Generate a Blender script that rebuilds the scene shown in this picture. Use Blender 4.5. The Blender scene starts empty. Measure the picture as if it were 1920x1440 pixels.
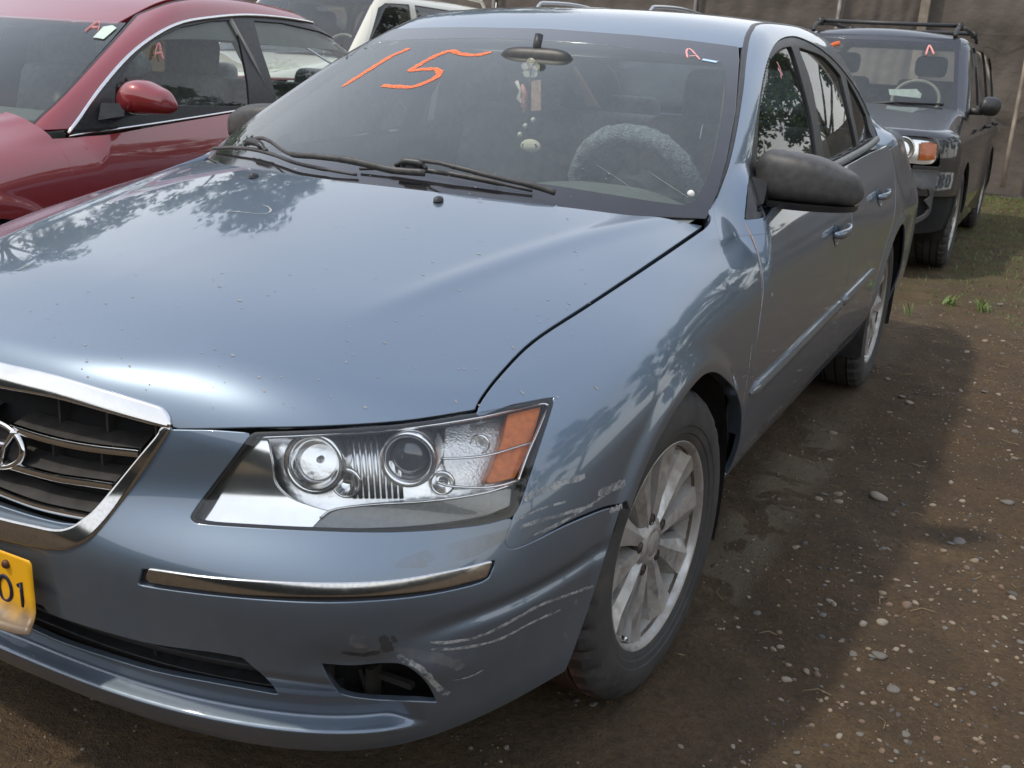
import bpy, bmesh, math, random
import numpy as np
from mathutils import Vector, Matrix

rnd = random.Random(7)
nrs = np.random.RandomState(5)
PI = math.pi
S = bpy.context.scene
COL = S.collection

# ------------------------------------------------------------------ camera, world, sun, exposure
CAM = np.array([1.4727, -1.9512, 1.2831])
YAW, PITCH, ROLL, FPX = -0.4592, -0.2991, 0.0613, 1978.5     # focal length in pixels of a 1920 wide picture


def cam_axes():
    d = np.array([math.sin(YAW) * math.cos(PITCH), math.cos(YAW) * math.cos(PITCH), math.sin(PITCH)])
    r = np.array([math.cos(YAW), -math.sin(YAW), 0.0])
    u = np.cross(r, d)
    c, s = math.cos(ROLL), math.sin(ROLL)
    return c * r + s * u, -s * r + c * u, d


CR, CU, CD = cam_axes()
cam_data = bpy.data.cameras.new('camera')
cam = bpy.data.objects.new('camera', cam_data)
COL.objects.link(cam)
m = Matrix.Identity(4)
for i in range(3):
    m[i][0] = CR[i]; m[i][1] = CU[i]; m[i][2] = -CD[i]; m[i][3] = CAM[i]
cam.matrix_world = m
cam_data.sensor_width = 36.0
cam_data.lens = FPX / 1920 * 36.0
cam_data.clip_start = 0.05
cam_data.clip_end = 500
cam_data.dof.use_dof = True
cam_data.dof.focus_distance = 2.3
cam_data.dof.aperture_fstop = 16
S.camera = cam

SUN_EL, SUN_AZ = math.radians(58), math.radians(225)          # azimuth measured from +y towards +x
sd = Vector((math.sin(SUN_AZ) * math.cos(SUN_EL), math.cos(SUN_AZ) * math.cos(SUN_EL), math.sin(SUN_EL)))
sun_data = bpy.data.lights.new('sun', 'SUN')
sun = bpy.data.objects.new('sun', sun_data)
COL.objects.link(sun)
sun.rotation_euler = sd.to_track_quat('Z', 'Y').to_euler()
sun_data.energy = 1.45
sun_data.angle = math.radians(2.6)
sun_data.color = (1.0, 0.91, 0.76)

W = bpy.data.worlds.new('World')
S.world = W
W.use_nodes = True
wn, wl = W.node_tree.nodes, W.node_tree.links
for n in list(wn): wn.remove(n)
wo = wn.new('ShaderNodeOutputWorld')
bg = wn.new('ShaderNodeBackground')
bg.inputs['Strength'].default_value = 0.115
sky = wn.new('ShaderNodeTexSky')
sky.sky_type = 'NISHITA'
sky.sun_disc = False
sky.sun_elevation = SUN_EL
sky.sun_rotation = SUN_AZ
sky.air_density = 1.2
sky.dust_density = 4.0
sky.ozone_density = 1.0
# thin bright overcast: the clear sky is veiled by a pale cloud sheet, brightest low down
tc = wn.new('ShaderNodeTexCoord')
nz = wn.new('ShaderNodeTexNoise'); nz.inputs['Scale'].default_value = 1.6; nz.inputs['Detail'].default_value = 5
rp = wn.new('ShaderNodeValToRGB')
rp.color_ramp.elements[0].position = 0.30; rp.color_ramp.elements[0].color = (.85, .87, .91, 1)
rp.color_ramp.elements[1].position = 0.72; rp.color_ramp.elements[1].color = (1.1, 1.1, 1.08, 1)
# colour of the cloud veil by height: white haze low down, bluish overhead
sz = wn.new('ShaderNodeSeparateXYZ'); wl.new(tc.outputs['Generated'], sz.inputs[0])
rv = wn.new('ShaderNodeValToRGB')
e = rv.color_ramp.elements
e[0].position = 0.0; e[0].color = (9.7, 9.45, 9.0, 1)
e[1].position = 1.0; e[1].color = (5.5, 6.15, 7.6, 1)
q_ = e.new(.22); q_.color = (9.2, 9.3, 9.4, 1)
q_ = e.new(.48); q_.color = (7.0, 7.5, 8.4, 1)
wl.new(sz.outputs['Z'], rv.inputs['Fac'])
mm = wn.new('ShaderNodeMixRGB'); mm.blend_type = 'MULTIPLY'; mm.inputs[0].default_value = 1
wl.new(rv.outputs[0], mm.inputs[1]); wl.new(rp.outputs[0], mm.inputs[2])
mx = wn.new('ShaderNodeMixRGB'); mx.inputs[0].default_value = 0.78
wl.new(tc.outputs['Generated'], nz.inputs['Vector'])
wl.new(nz.outputs['Fac'], rp.inputs['Fac'])
wl.new(sky.outputs[0], mx.inputs[1])
wl.new(mm.outputs[0], mx.inputs[2])
wl.new(mx.outputs[0], bg.inputs['Color'])
wl.new(bg.outputs[0], wo.inputs[0])

S.view_settings.view_transform = 'Standard'
S.view_settings.look = 'None'
S.view_settings.gamma = 1
S.view_settings.use_curve_mapping = False
S.view_settings.exposure = 0.56

# ------------------------------------------------------------------ object helpers


def tag(o, label=None, cat=None, group=None, kind=None):
    if label: o['label'] = label
    if cat: o['category'] = cat
    if group: o['group'] = group
    if kind: o['kind'] = kind
    return o


def thing(name, label, cat, loc=(0, 0, 0), rz=0.0, group=None):
    o = bpy.data.objects.new(name, None)
    COL.objects.link(o)
    o.location = loc
    o.rotation_euler = (0, 0, rz)
    o.empty_display_size = 0.2
    return tag(o, label, cat, group)


def link(name, me, parent=None, mat=None, smooth=True):
    if mat is not None and len(me.materials) == 0: me.materials.append(mat)
    o = bpy.data.objects.new(name, me)
    COL.objects.link(o)
    if parent is not None:
        o.parent = parent
        p = parent
        while p.parent is not None: p = p.parent
        # shapes are written in world coordinates; the thing's own frame sits at its base
        if parent is p: o.matrix_parent_inverse = base_matrix(p).inverted()
    return o


def base_matrix(p):
    return Matrix.Translation(p.location) @ p.rotation_euler.to_matrix().to_4x4()


def raw_mesh(name, V, F, smooth=True, N=None):
    me = bpy.data.meshes.new(name)
    V = np.asarray(V, dtype=np.float64)
    me.from_pydata(V.tolist(), [], [list(map(int, f)) for f in F])
    me.validate(verbose=False)
    if smooth:
        me.polygons.foreach_set('use_smooth', [True] * len(me.polygons))
    if N is not None and len(me.vertices) == len(V):
        me.normals_split_custom_set_from_vertices([tuple(x) for x in N])
    me.update()
    return me


def bm_mesh(name, bm, smooth=False, angle=None):
    me = bpy.data.meshes.new(name)
    bm.to_mesh(me)
    bm.free()
    if smooth or angle is not None:
        me.polygons.foreach_set('use_smooth', [True] * len(me.polygons))
    if angle is not None:
        me.set_sharp_from_angle(angle=math.radians(angle))
    return me


def tube(path, r, n=8, closed=False, caps=True, squash=1.0):
    """points -> (V,F) of a round bar; r may be a list"""
    P = np.asarray(path, float)
    k = len(P)
    R = np.full(k, r) if np.isscalar(r) else np.asarray(r, float)
    V = []; F = []
    T = np.zeros_like(P)
    if closed: T = np.roll(P, -1, 0) - np.roll(P, 1, 0)
    else:
        T[1:-1] = P[2:] - P[:-2]; T[0] = P[1] - P[0]; T[-1] = P[-1] - P[-2]
    T /= np.linalg.norm(T, axis=1)[:, None] + 1e-12
    a = np.array([0, 0, 1.0]) if abs(T[0][2]) < .9 else np.array([1.0, 0, 0])
    for i in range(k):
        a = a - T[i] * (a @ T[i]); a /= np.linalg.norm(a) + 1e-12
        b = np.cross(T[i], a)
        for j in range(n):
            t = 2 * PI * j / n
            V.append(P[i] + R[i] * (math.cos(t) * a + math.sin(t) * b * squash))
    for i in range(k if closed else k - 1):
        for j in range(n):
            i2 = (i + 1) % k; j2 = (j + 1) % n
            F.append((i * n + j, i * n + j2, i2 * n + j2, i2 * n + j))
    if caps and not closed:
        F.append(tuple(range(n))[::-1]); F.append(tuple((k - 1) * n + j for j in range(n)))
    return V, F


def lathe(prof, n=48, axis='x', center=(0, 0, 0), a0=0.0, a1=2 * PI):
    """profile (axial, radius) -> V,F about an axis"""
    V = []; F = []
    full = abs(a1 - a0 - 2 * PI) < 1e-6
    m_ = n if full else n + 1
    for (h, r) in prof:
        for j in range(m_):
            t = a0 + (a1 - a0) * j / n
            c, s = r * math.cos(t), r * math.sin(t)
            p = {'x': (h, c, s), 'y': (c, h, s), 'z': (c, s, h)}[axis]
            V.append((p[0] + center[0], p[1] + center[1], p[2] + center[2]))
    for i in range(len(prof) - 1):
        for j in range(n):
            j2 = (j + 1) % m_ if full else j + 1
            F.append((i * m_ + j, i * m_ + j2, (i + 1) * m_ + j2, (i + 1) * m_ + j))
    return V, F


def merge(parts):
    V = []; F = []
    for v, f in parts:
        o = len(V)
        V += [tuple(x) for x in v]
        F += [tuple(i + o for i in q) for q in f]
    return V, F


def boxvf(c, s, R=None):
    V = []
    for sx in (-.5, .5):
        for sy in (-.5, .5):
            for sz in (-.5, .5):
                v = np.array([sx * s[0], sy * s[1], sz * s[2]])
                if R is not None: v = R @ v
                V.append(v + np.array(c))
    F = [(0, 1, 3, 2), (4, 6, 7, 5), (0, 4, 5, 1), (2, 3, 7, 6), (0, 2, 6, 4), (1, 5, 7, 3)]
    return V, F


def box_obj(name, c, s, mat, parent=None, bevel=0.0, R=None, seg=2):
    v, f = boxvf(c, s, R)
    bm = bmesh.new()
    vs = [bm.verts.new(p) for p in v]
    for q in f: bm.faces.new([vs[i] for i in q])
    bmesh.ops.recalc_face_normals(bm, faces=bm.faces)
    if bevel > 0:
        bmesh.ops.bevel(bm, geom=bm.edges[:], offset=bevel, segments=seg, profile=.5, affect='EDGES')
    me = bm_mesh(name, bm, angle=35 if bevel > 0 else None)
    return link(name, me, parent, mat)


def mirx(vf): return [(-p[0], p[1], p[2]) for p in vf[0]], [tuple(f[::-1]) for f in vf[1]]


def vf_obj(name, vf, mat, parent=None, smooth=True, angle=None, sub=0):
    V, F = vf
    me = raw_mesh(name, V, F, smooth)
    if angle: me.set_sharp_from_angle(angle=math.radians(angle))
    o = link(name, me, parent, mat)
    if sub:
        md = o.modifiers.new('s', 'SUBSURF'); md.levels = sub; md.render_levels = sub
    return o


# ------------------------------------------------------------------ materials
MATS = {}


class NB:
    """small node builder"""
    def __init__(self, name):
        self.m = bpy.data.materials.new(name)
        self.m.use_nodes = True
        self.t = self.m.node_tree
        for n in list(self.t.nodes): self.t.nodes.remove(n)
        self.out = self.t.nodes.new('ShaderNodeOutputMaterial')
        MATS[name] = self.m
        self._tc = None

    def n(self, typ, **kw):
        x = self.t.nodes.new(typ)
        for k, v in kw.items():
            if k[0] == '_': setattr(x, k[1:], v)
            else: x.inputs[k.replace('_', ' ')].default_value = v
        return x

    def l(self, a, b): self.t.links.new(a, b)

    def obj(self):
        if self._tc is None: self._tc = self.n('ShaderNodeTexCoord').outputs['Object']
        return self._tc

    def noise(self, scale, detail=4, rough=.5, vec=None, stretch=None, dist=0.0):
        v = vec or self.obj()
        if stretch:
            mp = self.n('ShaderNodeMapping'); mp.inputs['Scale'].default_value = stretch
            self.l(v, mp.inputs['Vector']); v = mp.outputs[0]
        x = self.n('ShaderNodeTexNoise', Scale=scale, Detail=detail, Roughness=rough, Distortion=dist)
        self.l(v, x.inputs['Vector'])
        return x.outputs['Fac']

    def ramp(self, fac, stops):
        r = self.n('ShaderNodeValToRGB')
        e = r.color_ramp.elements
        while len(e) > 1: e.remove(e[-1])
        for i, (p, c) in enumerate(stops):
            q = e[0] if i == 0 else e.new(p)
            q.position = p
            q.color = (c, c, c, 1) if np.isscalar(c) else (*c, 1)
        self.l(fac, r.inputs['Fac'])
        return r.outputs['Color']

    def mix(self, fac, a, b, mode='MIX'):
        x = self.n('ShaderNodeMixRGB'); x.blend_type = mode
        for i, v in enumerate((fac, a, b)):
            if hasattr(v, 'node'): self.l(v, x.inputs[i])
            elif i == 0: x.inputs[0].default_value = v
            else: x.inputs[i].default_value = (v, v, v, 1) if np.isscalar(v) else (*v, 1)
        return x.outputs[0]

    def math(self, op, a, b=0.0, c=0.0, clamp=False):
        x = self.n('ShaderNodeMath'); x.operation = op; x.use_clamp = clamp
        for i, v in enumerate((a, b, c)):
            if hasattr(v, 'node'): self.l(v, x.inputs[i])
            else: x.inputs[i].default_value = v
        return x.outputs[0]

    def bump(self, h, strength=.3, dist=.01):
        b = self.n('ShaderNodeBump', Strength=strength, Distance=dist)
        self.l(h, b.inputs['Height'])
        return b.outputs[0]

    def bsdf(self, color=(.5, .5, .5), rough=.5, metal=0.0, normal=None, coat=0.0, coatr=.05, spec=.5, **kw):
        p = self.n('ShaderNodeBsdfPrincipled')
        def put(k, v):
            if hasattr(v, 'node'): self.l(v, p.inputs[k])
            elif k in ('Base Color', 'Coat Tint', 'Emission Color'): p.inputs[k].default_value = (*v, 1)
            else: p.inputs[k].default_value = v
        put('Base Color', color); put('Roughness', rough); put('Metallic', metal)
        put('Coat Weight', coat); put('Coat Roughness', coatr); put('Specular IOR Level', spec)
        for k, v in kw.items(): put(k.replace('_', ' '), v)
        if normal is not None: self.l(normal, p.inputs['Normal'])
        return p.outputs[0]

    def done(self, sh):
        self.l(sh, self.out.inputs['Surface'])
        return self.m


def simple(name, color, rough=.5, metal=0.0, var=.12, scale=30, bump=0.0, bscale=200, **kw):
    b = NB(name)
    f = b.noise(scale, 4)
    c = b.mix(b.ramp(f, [(.3, 0.0), (.7, 1.0)]), tuple(max(0, x * (1 - var)) for x in color), tuple(min(1, x * (1 + var)) for x in color))
    nrm = b.bump(b.noise(bscale, 2), bump, .002) if bump else None
    r = b.math('ADD', rough - .05, b.math('MULTIPLY', b.noise(scale * .6, 3), .1))
    return b.done(b.bsdf(c, r, metal, nrm, **kw))


def car_paint(name, col, flake=.65, dirt=(.125, .112, .098), dirty=.5, low=.55):
    """clear-coated metallic paint with road dust that thickens towards the sills, water spots and specks"""
    b = NB(name)
    big = b.noise(2.2, 4, .6)
    fine = b.noise(60, 5, .65)
    spots = b.noise(330, 2, .5)
    sp = b.ramp(spots, [(.70, 0.0), (.76, 1.0)])
    geo = b.n('ShaderNodeNewGeometry')
    sx = b.n('ShaderNodeSeparateXYZ'); b.l(geo.outputs['Position'], sx.inputs[0])
    hgt = b.ramp(b.math('ADD', sx.outputs['Z'], b.math('MULTIPLY', b.noise(5, 4), .25)), [(.22, 1.0), (low, .45), (low + .25, .10), (1.0, .04)])
    film = b.math('MULTIPLY', b.ramp(b.mix(.5, big, fine), [(.35, .35), (.65, 1.0)]), hgt)
    run = b.noise(28, 4, .6, stretch=(1.0, 1.0, .08))
    film = b.math('MULTIPLY', film, b.ramp(run, [(.3, .55), (.7, 1.0)]))
    film = b.math('ADD', b.math('MULTIPLY', film, dirty), b.math('MULTIPLY', sp, .16), clamp=True)
    c = b.mix(film, col, dirt)
    scr = b.noise(14, 6, .7, stretch=(1, .15, 1), dist=.6)
    rough = b.math('ADD', .40, b.math('MULTIPLY', film, .45))
    metal = b.math('SUBTRACT', flake, b.math('MULTIPLY', film, flake), clamp=True)
    cw = b.math('SUBTRACT', 1.0, b.math('MULTIPLY', film, 1.2), clamp=True)
    cr = b.math('ADD', .025, b.math('MULTIPLY', b.ramp(scr, [(.45, 0.0), (.75, 1.0)]), .05))
    nrm = b.bump(b.noise(420, 2), .03, .0006)
    return b.done(b.bsdf(c, rough, metal, None, coat=cw, coatr=cr, Coat_IOR=1.68))


def glass_mat(name, tint=(.88, .94, .91), dust=.10, refl=1.0):
    """thin pane: transmits along the same line, reflects by Fresnel, with a pale film: some dust, some painted-in reflection veil"""
    b = NB(name)
    tr = b.n('ShaderNodeBsdfTransparent'); tr.inputs[0].default_value = (*tint, 1)
    gl = b.n('ShaderNodeBsdfGlossy'); gl.inputs['Roughness'].default_value = .015
    gl.inputs[0].default_value = (refl, refl, refl, 1)
    fr = b.n('ShaderNodeFresnel', IOR=1.55)
    f2 = b.math('MULTIPLY', fr.outputs[0], 1.08, clamp=True)
    a = b.n('ShaderNodeMixShader'); b.l(f2, a.inputs[0]); b.l(tr.outputs[0], a.inputs[1]); b.l(gl.outputs[0], a.inputs[2])
    df = b.n('ShaderNodeBsdfDiffuse'); df.inputs[0].default_value = (.40, .44, .42, 1)
    d = b.math('MULTIPLY', b.ramp(b.mix(.5, b.noise(4, 5, .6), b.noise(11, 3)), [(.3, .5), (.75, 1.0)]), dust)  # film weight: dust, plus a reflection veil painted into the windshield
    c = b.n('ShaderNodeMixShader'); b.l(d, c.inputs[0]); b.l(a.outputs[0], c.inputs[1]); b.l(df.outputs[0], c.inputs[2])
    return b.done(c.outputs[0])


PAINT = car_paint('steel blue metallic paint', (.158, .208, .268), .84, dirty=.38)
PAINT_LOW = PAINT
RED = car_paint('dark red paint', (.25, .017, .020), flake=.22, dirty=.42)
BLACKP = car_paint('black paint', (.007, .007, .009), flake=.0, dirty=.06)
CREAM = car_paint('cream paint', (.62, .60, .50), flake=0.0, dirty=.3)
SILVERP = car_paint('silver paint', (.42, .43, .44), flake=.6, dirty=.3)
GLASS = glass_mat('windshield glass')
GLASS_SIDE = glass_mat('side glass', (.80, .86, .83), .03, .72)
GLASS_DARK = glass_mat('dark side glass', (.22, .25, .24), .05, 1.0)
LENS = glass_mat('clear lamp lens', (.98, .985, .98), .008, .8)
CHROME = simple('chrome', (.74, .73, .71), .09, 1.0, .05, 40)
CHROME_D = simple('worn chrome', (.60, .59, .57), .13, 1.0, .10, 160)
BLACK_TRIM = simple('black trim plastic', (.028, .028, .029), .42, 0, .3, 60, .1, 500)
BLACK_GLOSS = simple('black gloss moulding', (.02, .02, .022), .16, 0, .2, 20)
MIRROR_PL = simple('grained mirror plastic', (.052, .051, .050), .48, 0, .25, 50, .25, 900)
FRIT = simple('black glass border', (.022, .021, .023), .10, 0, .15, 20, coat=.6)
DARK = simple('engine bay dark', (.006, .006, .006), .9, 0, .2, 10)
RUBBER = simple('rubber seal', (.02, .02, .02), .6, 0, .2, 60)

# ------------------------------------------------------------------ surface mathematics


def nspline(xs, ys):
    xs = np.asarray(xs, float); ys = np.asarray(ys, float)
    n = len(xs); h = np.diff(xs)
    A = np.zeros((n, n)); r = np.zeros((n,) + ys.shape[1:])
    A[0, 0] = A[-1, -1] = 1
    for i in range(1, n - 1):
        A[i, i - 1] = h[i - 1]; A[i, i] = 2 * (h[i - 1] + h[i]); A[i, i + 1] = h[i]
        r[i] = 6 * ((ys[i + 1] - ys[i]) / h[i] - (ys[i] - ys[i - 1]) / h[i - 1])
    M = np.linalg.solve(A, r)

    def ev(x):
        x = np.asarray(x, float)
        i = np.clip(np.searchsorted(xs, x) - 1, 0, n - 2)
        xc = np.clip(x, xs[0], xs[-1])
        a = (xs[i + 1] - xc); b = (xc - xs[i]); hh = h[i]
        sh = (...,) + (None,) * (ys.ndim - 1)
        a = a[sh]; b = b[sh]; hh = hh[sh]
        v = (M[i] * a ** 3 + M[i + 1] * b ** 3) / (6 * hh) + (ys[i] / hh - M[i] * hh / 6) * a + (ys[i + 1] / hh - M[i + 1] * hh / 6) * b
        lo = x < xs[0]; hi = x > xs[-1]
        if lo.any():
            g = (ys[1] - ys[0]) / h[0] - h[0] * (2 * M[0] + M[1]) / 6
            v = np.where(lo[sh], ys[0] + g * (x - xs[0])[sh], v)
        if hi.any():
            g = (ys[-1] - ys[-2]) / h[-1] + h[-1] * (M[-2] + 2 * M[-1]) / 6
            v = np.where(hi[sh], ys[-1] + g * (x - xs[-1])[sh], v)
        return v
    return ev


class Table:
    """uniform 2-D table with Catmull-Rom lookup"""
    def __init__(self, a0, a1, b0, b1, Z):
        self.a0, self.a1, self.b0, self.b1 = a0, a1, b0, b1
        self.Z = np.pad(Z, 2, mode='reflect', reflect_type='odd')
        self.na, self.nb = Z.shape

    def __call__(self, a, b):
        u = np.clip((a - self.a0) / (self.a1 - self.a0) * (self.na - 1), 0, self.na - 1.0001)
        v = np.clip((b - self.b0) / (self.b1 - self.b0) * (self.nb - 1), 0, self.nb - 1.0001)
        i = u.astype(int); j = v.astype(int); fu = u - i; fv = v - j

        def w(f): return (-.5 * f + f * f - .5 * f ** 3, 1 - 2.5 * f * f + 1.5 * f ** 3, .5 * f + 2 * f * f - 1.5 * f ** 3, -.5 * f * f + .5 * f ** 3)
        wu, wv = w(fu), w(fv)
        r = 0
        for k in range(4):
            q = 0
            for l in range(4): q = q + wv[l] * self.Z[i + k + 1, j + l + 1]
            r = r + wu[k] * q
        return r


def smax(a, b, k):
    h = np.maximum(k - np.abs(a - b), 0)
    return np.maximum(a, b) + h * h / (4 * k)


def sstep(x, a, b):
    t = np.clip((x - a) / (b - a), 0, 1)
    return t * t * (3 - 2 * t)


def pxdir(px):
    px = np.asarray(px, float)
    return CD + CR * ((px[..., 0:1] - 960) / FPX) - CU * ((px[..., 1:2] - 720) / FPX)


def topx(P):
    v = P - CAM
    z = v @ CD
    return np.stack([960 + FPX * (v @ CR) / z, 720 - FPX * (v @ CU) / z], -1)


def at(px, axis, val):
    """point on the sight line of a surveyed picture point, on the plane axis=val"""
    d = pxdir(px)
    k = 'xyz'.index(axis)
    return CAM + d * ((val - CAM[k]) / d[..., k:k + 1])


def bisect(Fn, A, B, n=26):
    """A outside (F>0), B inside (F<0) -> surface points"""
    A = A.copy(); B = B.copy()
    for _ in range(n):
        M = (A + B) * .5
        f = Fn(M)
        o = (f > 0)[:, None]
        A = np.where(o, M, A); B = np.where(o, B, M)
    return (A + B) * .5


def trace(Fn, px, t0=.6, t1=6.0, n=400):
    """where the sight lines of picture points meet a body surface"""
    px = np.atleast_2d(np.asarray(px, float))
    d = pxdir(px)
    n = 170
    ts = np.linspace(t0, t1, n)
    P = CAM + d[:, None, :] * ts[None, :, None]
    f = Fn(P.reshape(-1, 3)).reshape(len(px), n)
    hit = (f[:, :-1] > 0) & (f[:, 1:] <= 0)
    k = np.where(hit.any(1), np.argmax(hit, 1), np.clip(np.argmin(f, 1), 0, n - 2))
    r = np.arange(len(px))
    out = bisect(Fn, P[r, k], P[r, k + 1])
    return np.where(hit.any(1)[:, None], out, P[r, k])


def grad(Fn, P, e=5e-4):
    g = np.zeros_like(P)
    for k in range(3):
        d = np.zeros(3); d[k] = e
        g[:, k] = (Fn(P + d) - Fn(P - d)) / (2 * e)
    return g


def catmull(pts, n=8, closed=False):
    P = np.asarray(pts, float)
    if closed: Q = np.vstack([P[-1:], P, P[:2]])
    else: Q = np.vstack([2 * P[0] - P[1], P, 2 * P[-1] - P[-2]])
    out = []
    for i in range(len(Q) - 3):
        for t in np.linspace(0, 1, n, endpoint=False):
            a, b, c, d = Q[i:i + 4]
            out.append(.5 * ((2 * b) + (-a + c) * t + (2 * a - 5 * b + 4 * c - d) * t * t + (-a + 3 * b - 3 * c + d) * t ** 3))
    if not closed: out.append(P[-1])
    return np.array(out)


def poly_sd(pts, poly):
    """signed distance to a closed polygon, negative inside"""
    p = np.asarray(poly, float)
    a = p; b = np.roll(p, -1, 0)
    best = np.full(len(pts), 1e9); inside = np.zeros(len(pts), bool)
    for i in range(len(p)):
        e = b[i] - a[i]; w = pts - a[i]
        t = np.clip((w @ e) / (e @ e + 1e-12), 0, 1)
        d = np.hypot(w[:, 0] - e[0] * t, w[:, 1] - e[1] * t)
        best = np.minimum(best, d)
        c = (a[i, 1] > pts[:, 1]) != (b[i, 1] > pts[:, 1])
        with np.errstate(divide='ignore', invalid='ignore'):
            xx = a[i, 0] + (pts[:, 1] - a[i, 1]) * e[0] / (e[1] if e[1] != 0 else 1e-12)
        inside ^= c & (pts[:, 0] < xx)
    return np.where(inside, -best, best)


def line_d(pts, line):
    """signed distance to an open polyline: positive on the left-hand side (picture axes, y down => right of travel)"""
    p = np.asarray(line, float)
    best = np.full(len(pts), 1e9); sg = np.ones(len(pts))
    for i in range(len(p) - 1):
        e = p[i + 1] - p[i]; w = pts - p[i]
        t = (w @ e) / (e @ e + 1e-12)
        tc_ = np.clip(t, -1e9 if i == 0 else 0, 1e9 if i == len(p) - 2 else 1)
        d = np.hypot(w[:, 0] - e[0] * tc_, w[:, 1] - e[1] * tc_)
        s = np.sign(e[0] * w[:, 1] - e[1] * w[:, 0])
        u = d < best - 1e-9
        best = np.where(u, d, best); sg = np.where(u, s, sg)
    return best * sg


def clip(V, T, f):
    """keep the part of the triangle mesh where f<=0"""
    ins = f <= 0
    c = ins[T].sum(1)
    keep = T[c == 3]
    newT = [keep]
    cut = T[(c == 1) | (c == 2)]
    if len(cut):
        E = np.vstack([cut[:, [0, 1]], cut[:, [1, 2]], cut[:, [2, 0]]])
        E = np.sort(E, 1)
        E = E[ins[E[:, 0]] != ins[E[:, 1]]]
        U = np.unique(E, axis=0)
        fa, fb = f[U[:, 0]], f[U[:, 1]]
        t = (fa / (fa - fb))[:, None]
        NV = V[U[:, 0]] * (1 - t) + V[U[:, 1]] * t
        key = {(int(a), int(b)): len(V) + i for i, (a, b) in enumerate(U)}
        tr = []
        for a, b, cc in cut:
            q = []
            L = (a, b, cc)
            for k in range(3):
                p, r = L[k], L[(k + 1) % 3]
                if ins[p]: q.append(p)
                if ins[p] != ins[r]: q.append(key[(min(p, r), max(p, r))])
            for k in range(1, len(q) - 1): tr.append((q[0], q[k], q[k + 1]))
        newT.append(np.array(tr, int))
        V = np.vstack([V, NV])
    T = np.vstack(newT)
    used = np.unique(T)
    mp = np.full(len(V), -1); mp[used] = np.arange(len(used))
    return V[used], mp[T]


def clips(V, T, *fns):
    """cut with several functions one after the other (their units may differ)"""
    for fn in fns: V, T = clip(V, T, fn(V))
    return V, T


def grid_tris(nu, nv):
    i = np.arange(nu - 1)[:, None]; j = np.arange(nv - 1)[None, :]
    a = (i * nv + j).ravel(); b = a + 1; c = a + nv; d = c + 1
    return np.vstack([np.stack([a, c, b], 1), np.stack([b, c, d], 1)])


def mirror_weld(V, T):
    on = np.abs(V[:, 0]) < 1e-5
    M = V * np.array([-1, 1, 1])
    idx = np.where(on, np.arange(len(V)), np.arange(len(V)) + len(V))
    T2 = idx[T][:, ::-1]
    V2 = np.vstack([V, M]); T2 = np.vstack([T, T2])
    used = np.unique(T2); mp = np.full(len(V2), -1); mp[used] = np.arange(len(used))
    return V2[used], mp[T2]


def orient(V, T, Fn):
    n = np.cross(V[T[:, 1]] - V[T[:, 0]], V[T[:, 2]] - V[T[:, 0]])
    g = grad(Fn, V[T].mean(1))
    flip = (n * g).sum(1) < 0
    T = T.copy(); T[flip] = T[flip][:, ::-1]
    a = np.linalg.norm(n, axis=1)
    return T[a > 1e-16]


def panel(name, V, T, Fn, mat, parent, offset=0.0, flange=.014, roll=.0022, mirror=None, newton=True):
    """mesh on the body surface Fn=0 -> panel object with rolled, turned-in edges"""
    if newton:
        for _ in range(2):
            g = grad(Fn, V); f = Fn(V)
            x0 = np.abs(V[:, 0]) < 1e-6
            st = (f / ((g * g).sum(1) + 1e-9))[:, None] * g
            st[x0, 0] = 0
            V = V - np.clip(st, -.01, .01)
    if mirror == 'weld': V, T = mirror_weld(V, T)
    T = orient(V, T, Fn)
    g = grad(Fn, V); N = g / (np.linalg.norm(g, axis=1)[:, None] + 1e-12)
    if offset: V = V + N * offset
    if flange > 0:
        E = np.vstack([T[:, [0, 1]], T[:, [1, 2]], T[:, [2, 0]]])
        nvt = len(V)
        key = E.min(1).astype(np.int64) * nvt + E.max(1)
        u, inv, cnt = np.unique(key, return_inverse=True, return_counts=True)
        B = E[cnt[inv] == 1]
        ed = V[B[:, 1]] - V[B[:, 0]]
        outw = np.cross(ed, N[B[:, 0]] + N[B[:, 1]])
        O = np.zeros_like(V)
        np.add.at(O, B[:, 0], outw); np.add.at(O, B[:, 1], outw)
        O /= np.linalg.norm(O, axis=1)[:, None] + 1e-12
        for _ in range(2):                      # even out the turn-in direction along the edge
            O2 = O * .8
            np.add.at(O2, B[:, 0], O[B[:, 1]]); np.add.at(O2, B[:, 1], O[B[:, 0]])
            O = O2 / (np.linalg.norm(O2, axis=1)[:, None] + 1e-12)
        bv = np.unique(B)
        o = O[bv]; o /= np.linalg.norm(o, axis=1)[:, None] + 1e-9
        n = N[bv]; p = V[bv]
        r1 = p - n * roll * .35 + o * roll * .8
        r2 = p - n * roll * 1.2 + o * roll
        r3 = p - n * flange + o * roll * .6
        base = len(V); k = len(bv)
        ix = np.full(len(V), -1); ix[bv] = np.arange(k)
        V = np.vstack([V, r1, r2, r3])
        N = np.vstack([N, (n + o) / np.sqrt(2), o, o])
        q = []
        a, b = B[:, 0], B[:, 1]; ia, ib = ix[a], ix[b]
        rings = [(a, b)] + [(base + s * k + ia, base + s * k + ib) for s in range(3)]
        for s in range(3):
            (x0, x1), (y0, y1) = rings[s], rings[s + 1]
            q.append(np.stack([x1, x0, y0, y1], 1))
        Q = np.vstack(q)
        faces = T.tolist() + Q.tolist()
    else: faces = T.tolist()
    me = raw_mesh(name, V, faces, True, N)
    o_ = link(name, me, parent, mat)
    if mirror == 'copy':
        me2 = raw_mesh(name, V * np.array([-1, 1, 1]), [f[::-1] for f in faces], True, N * np.array([-1, 1, 1]))
        link(name, me2, parent, mat)
    return o_


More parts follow.
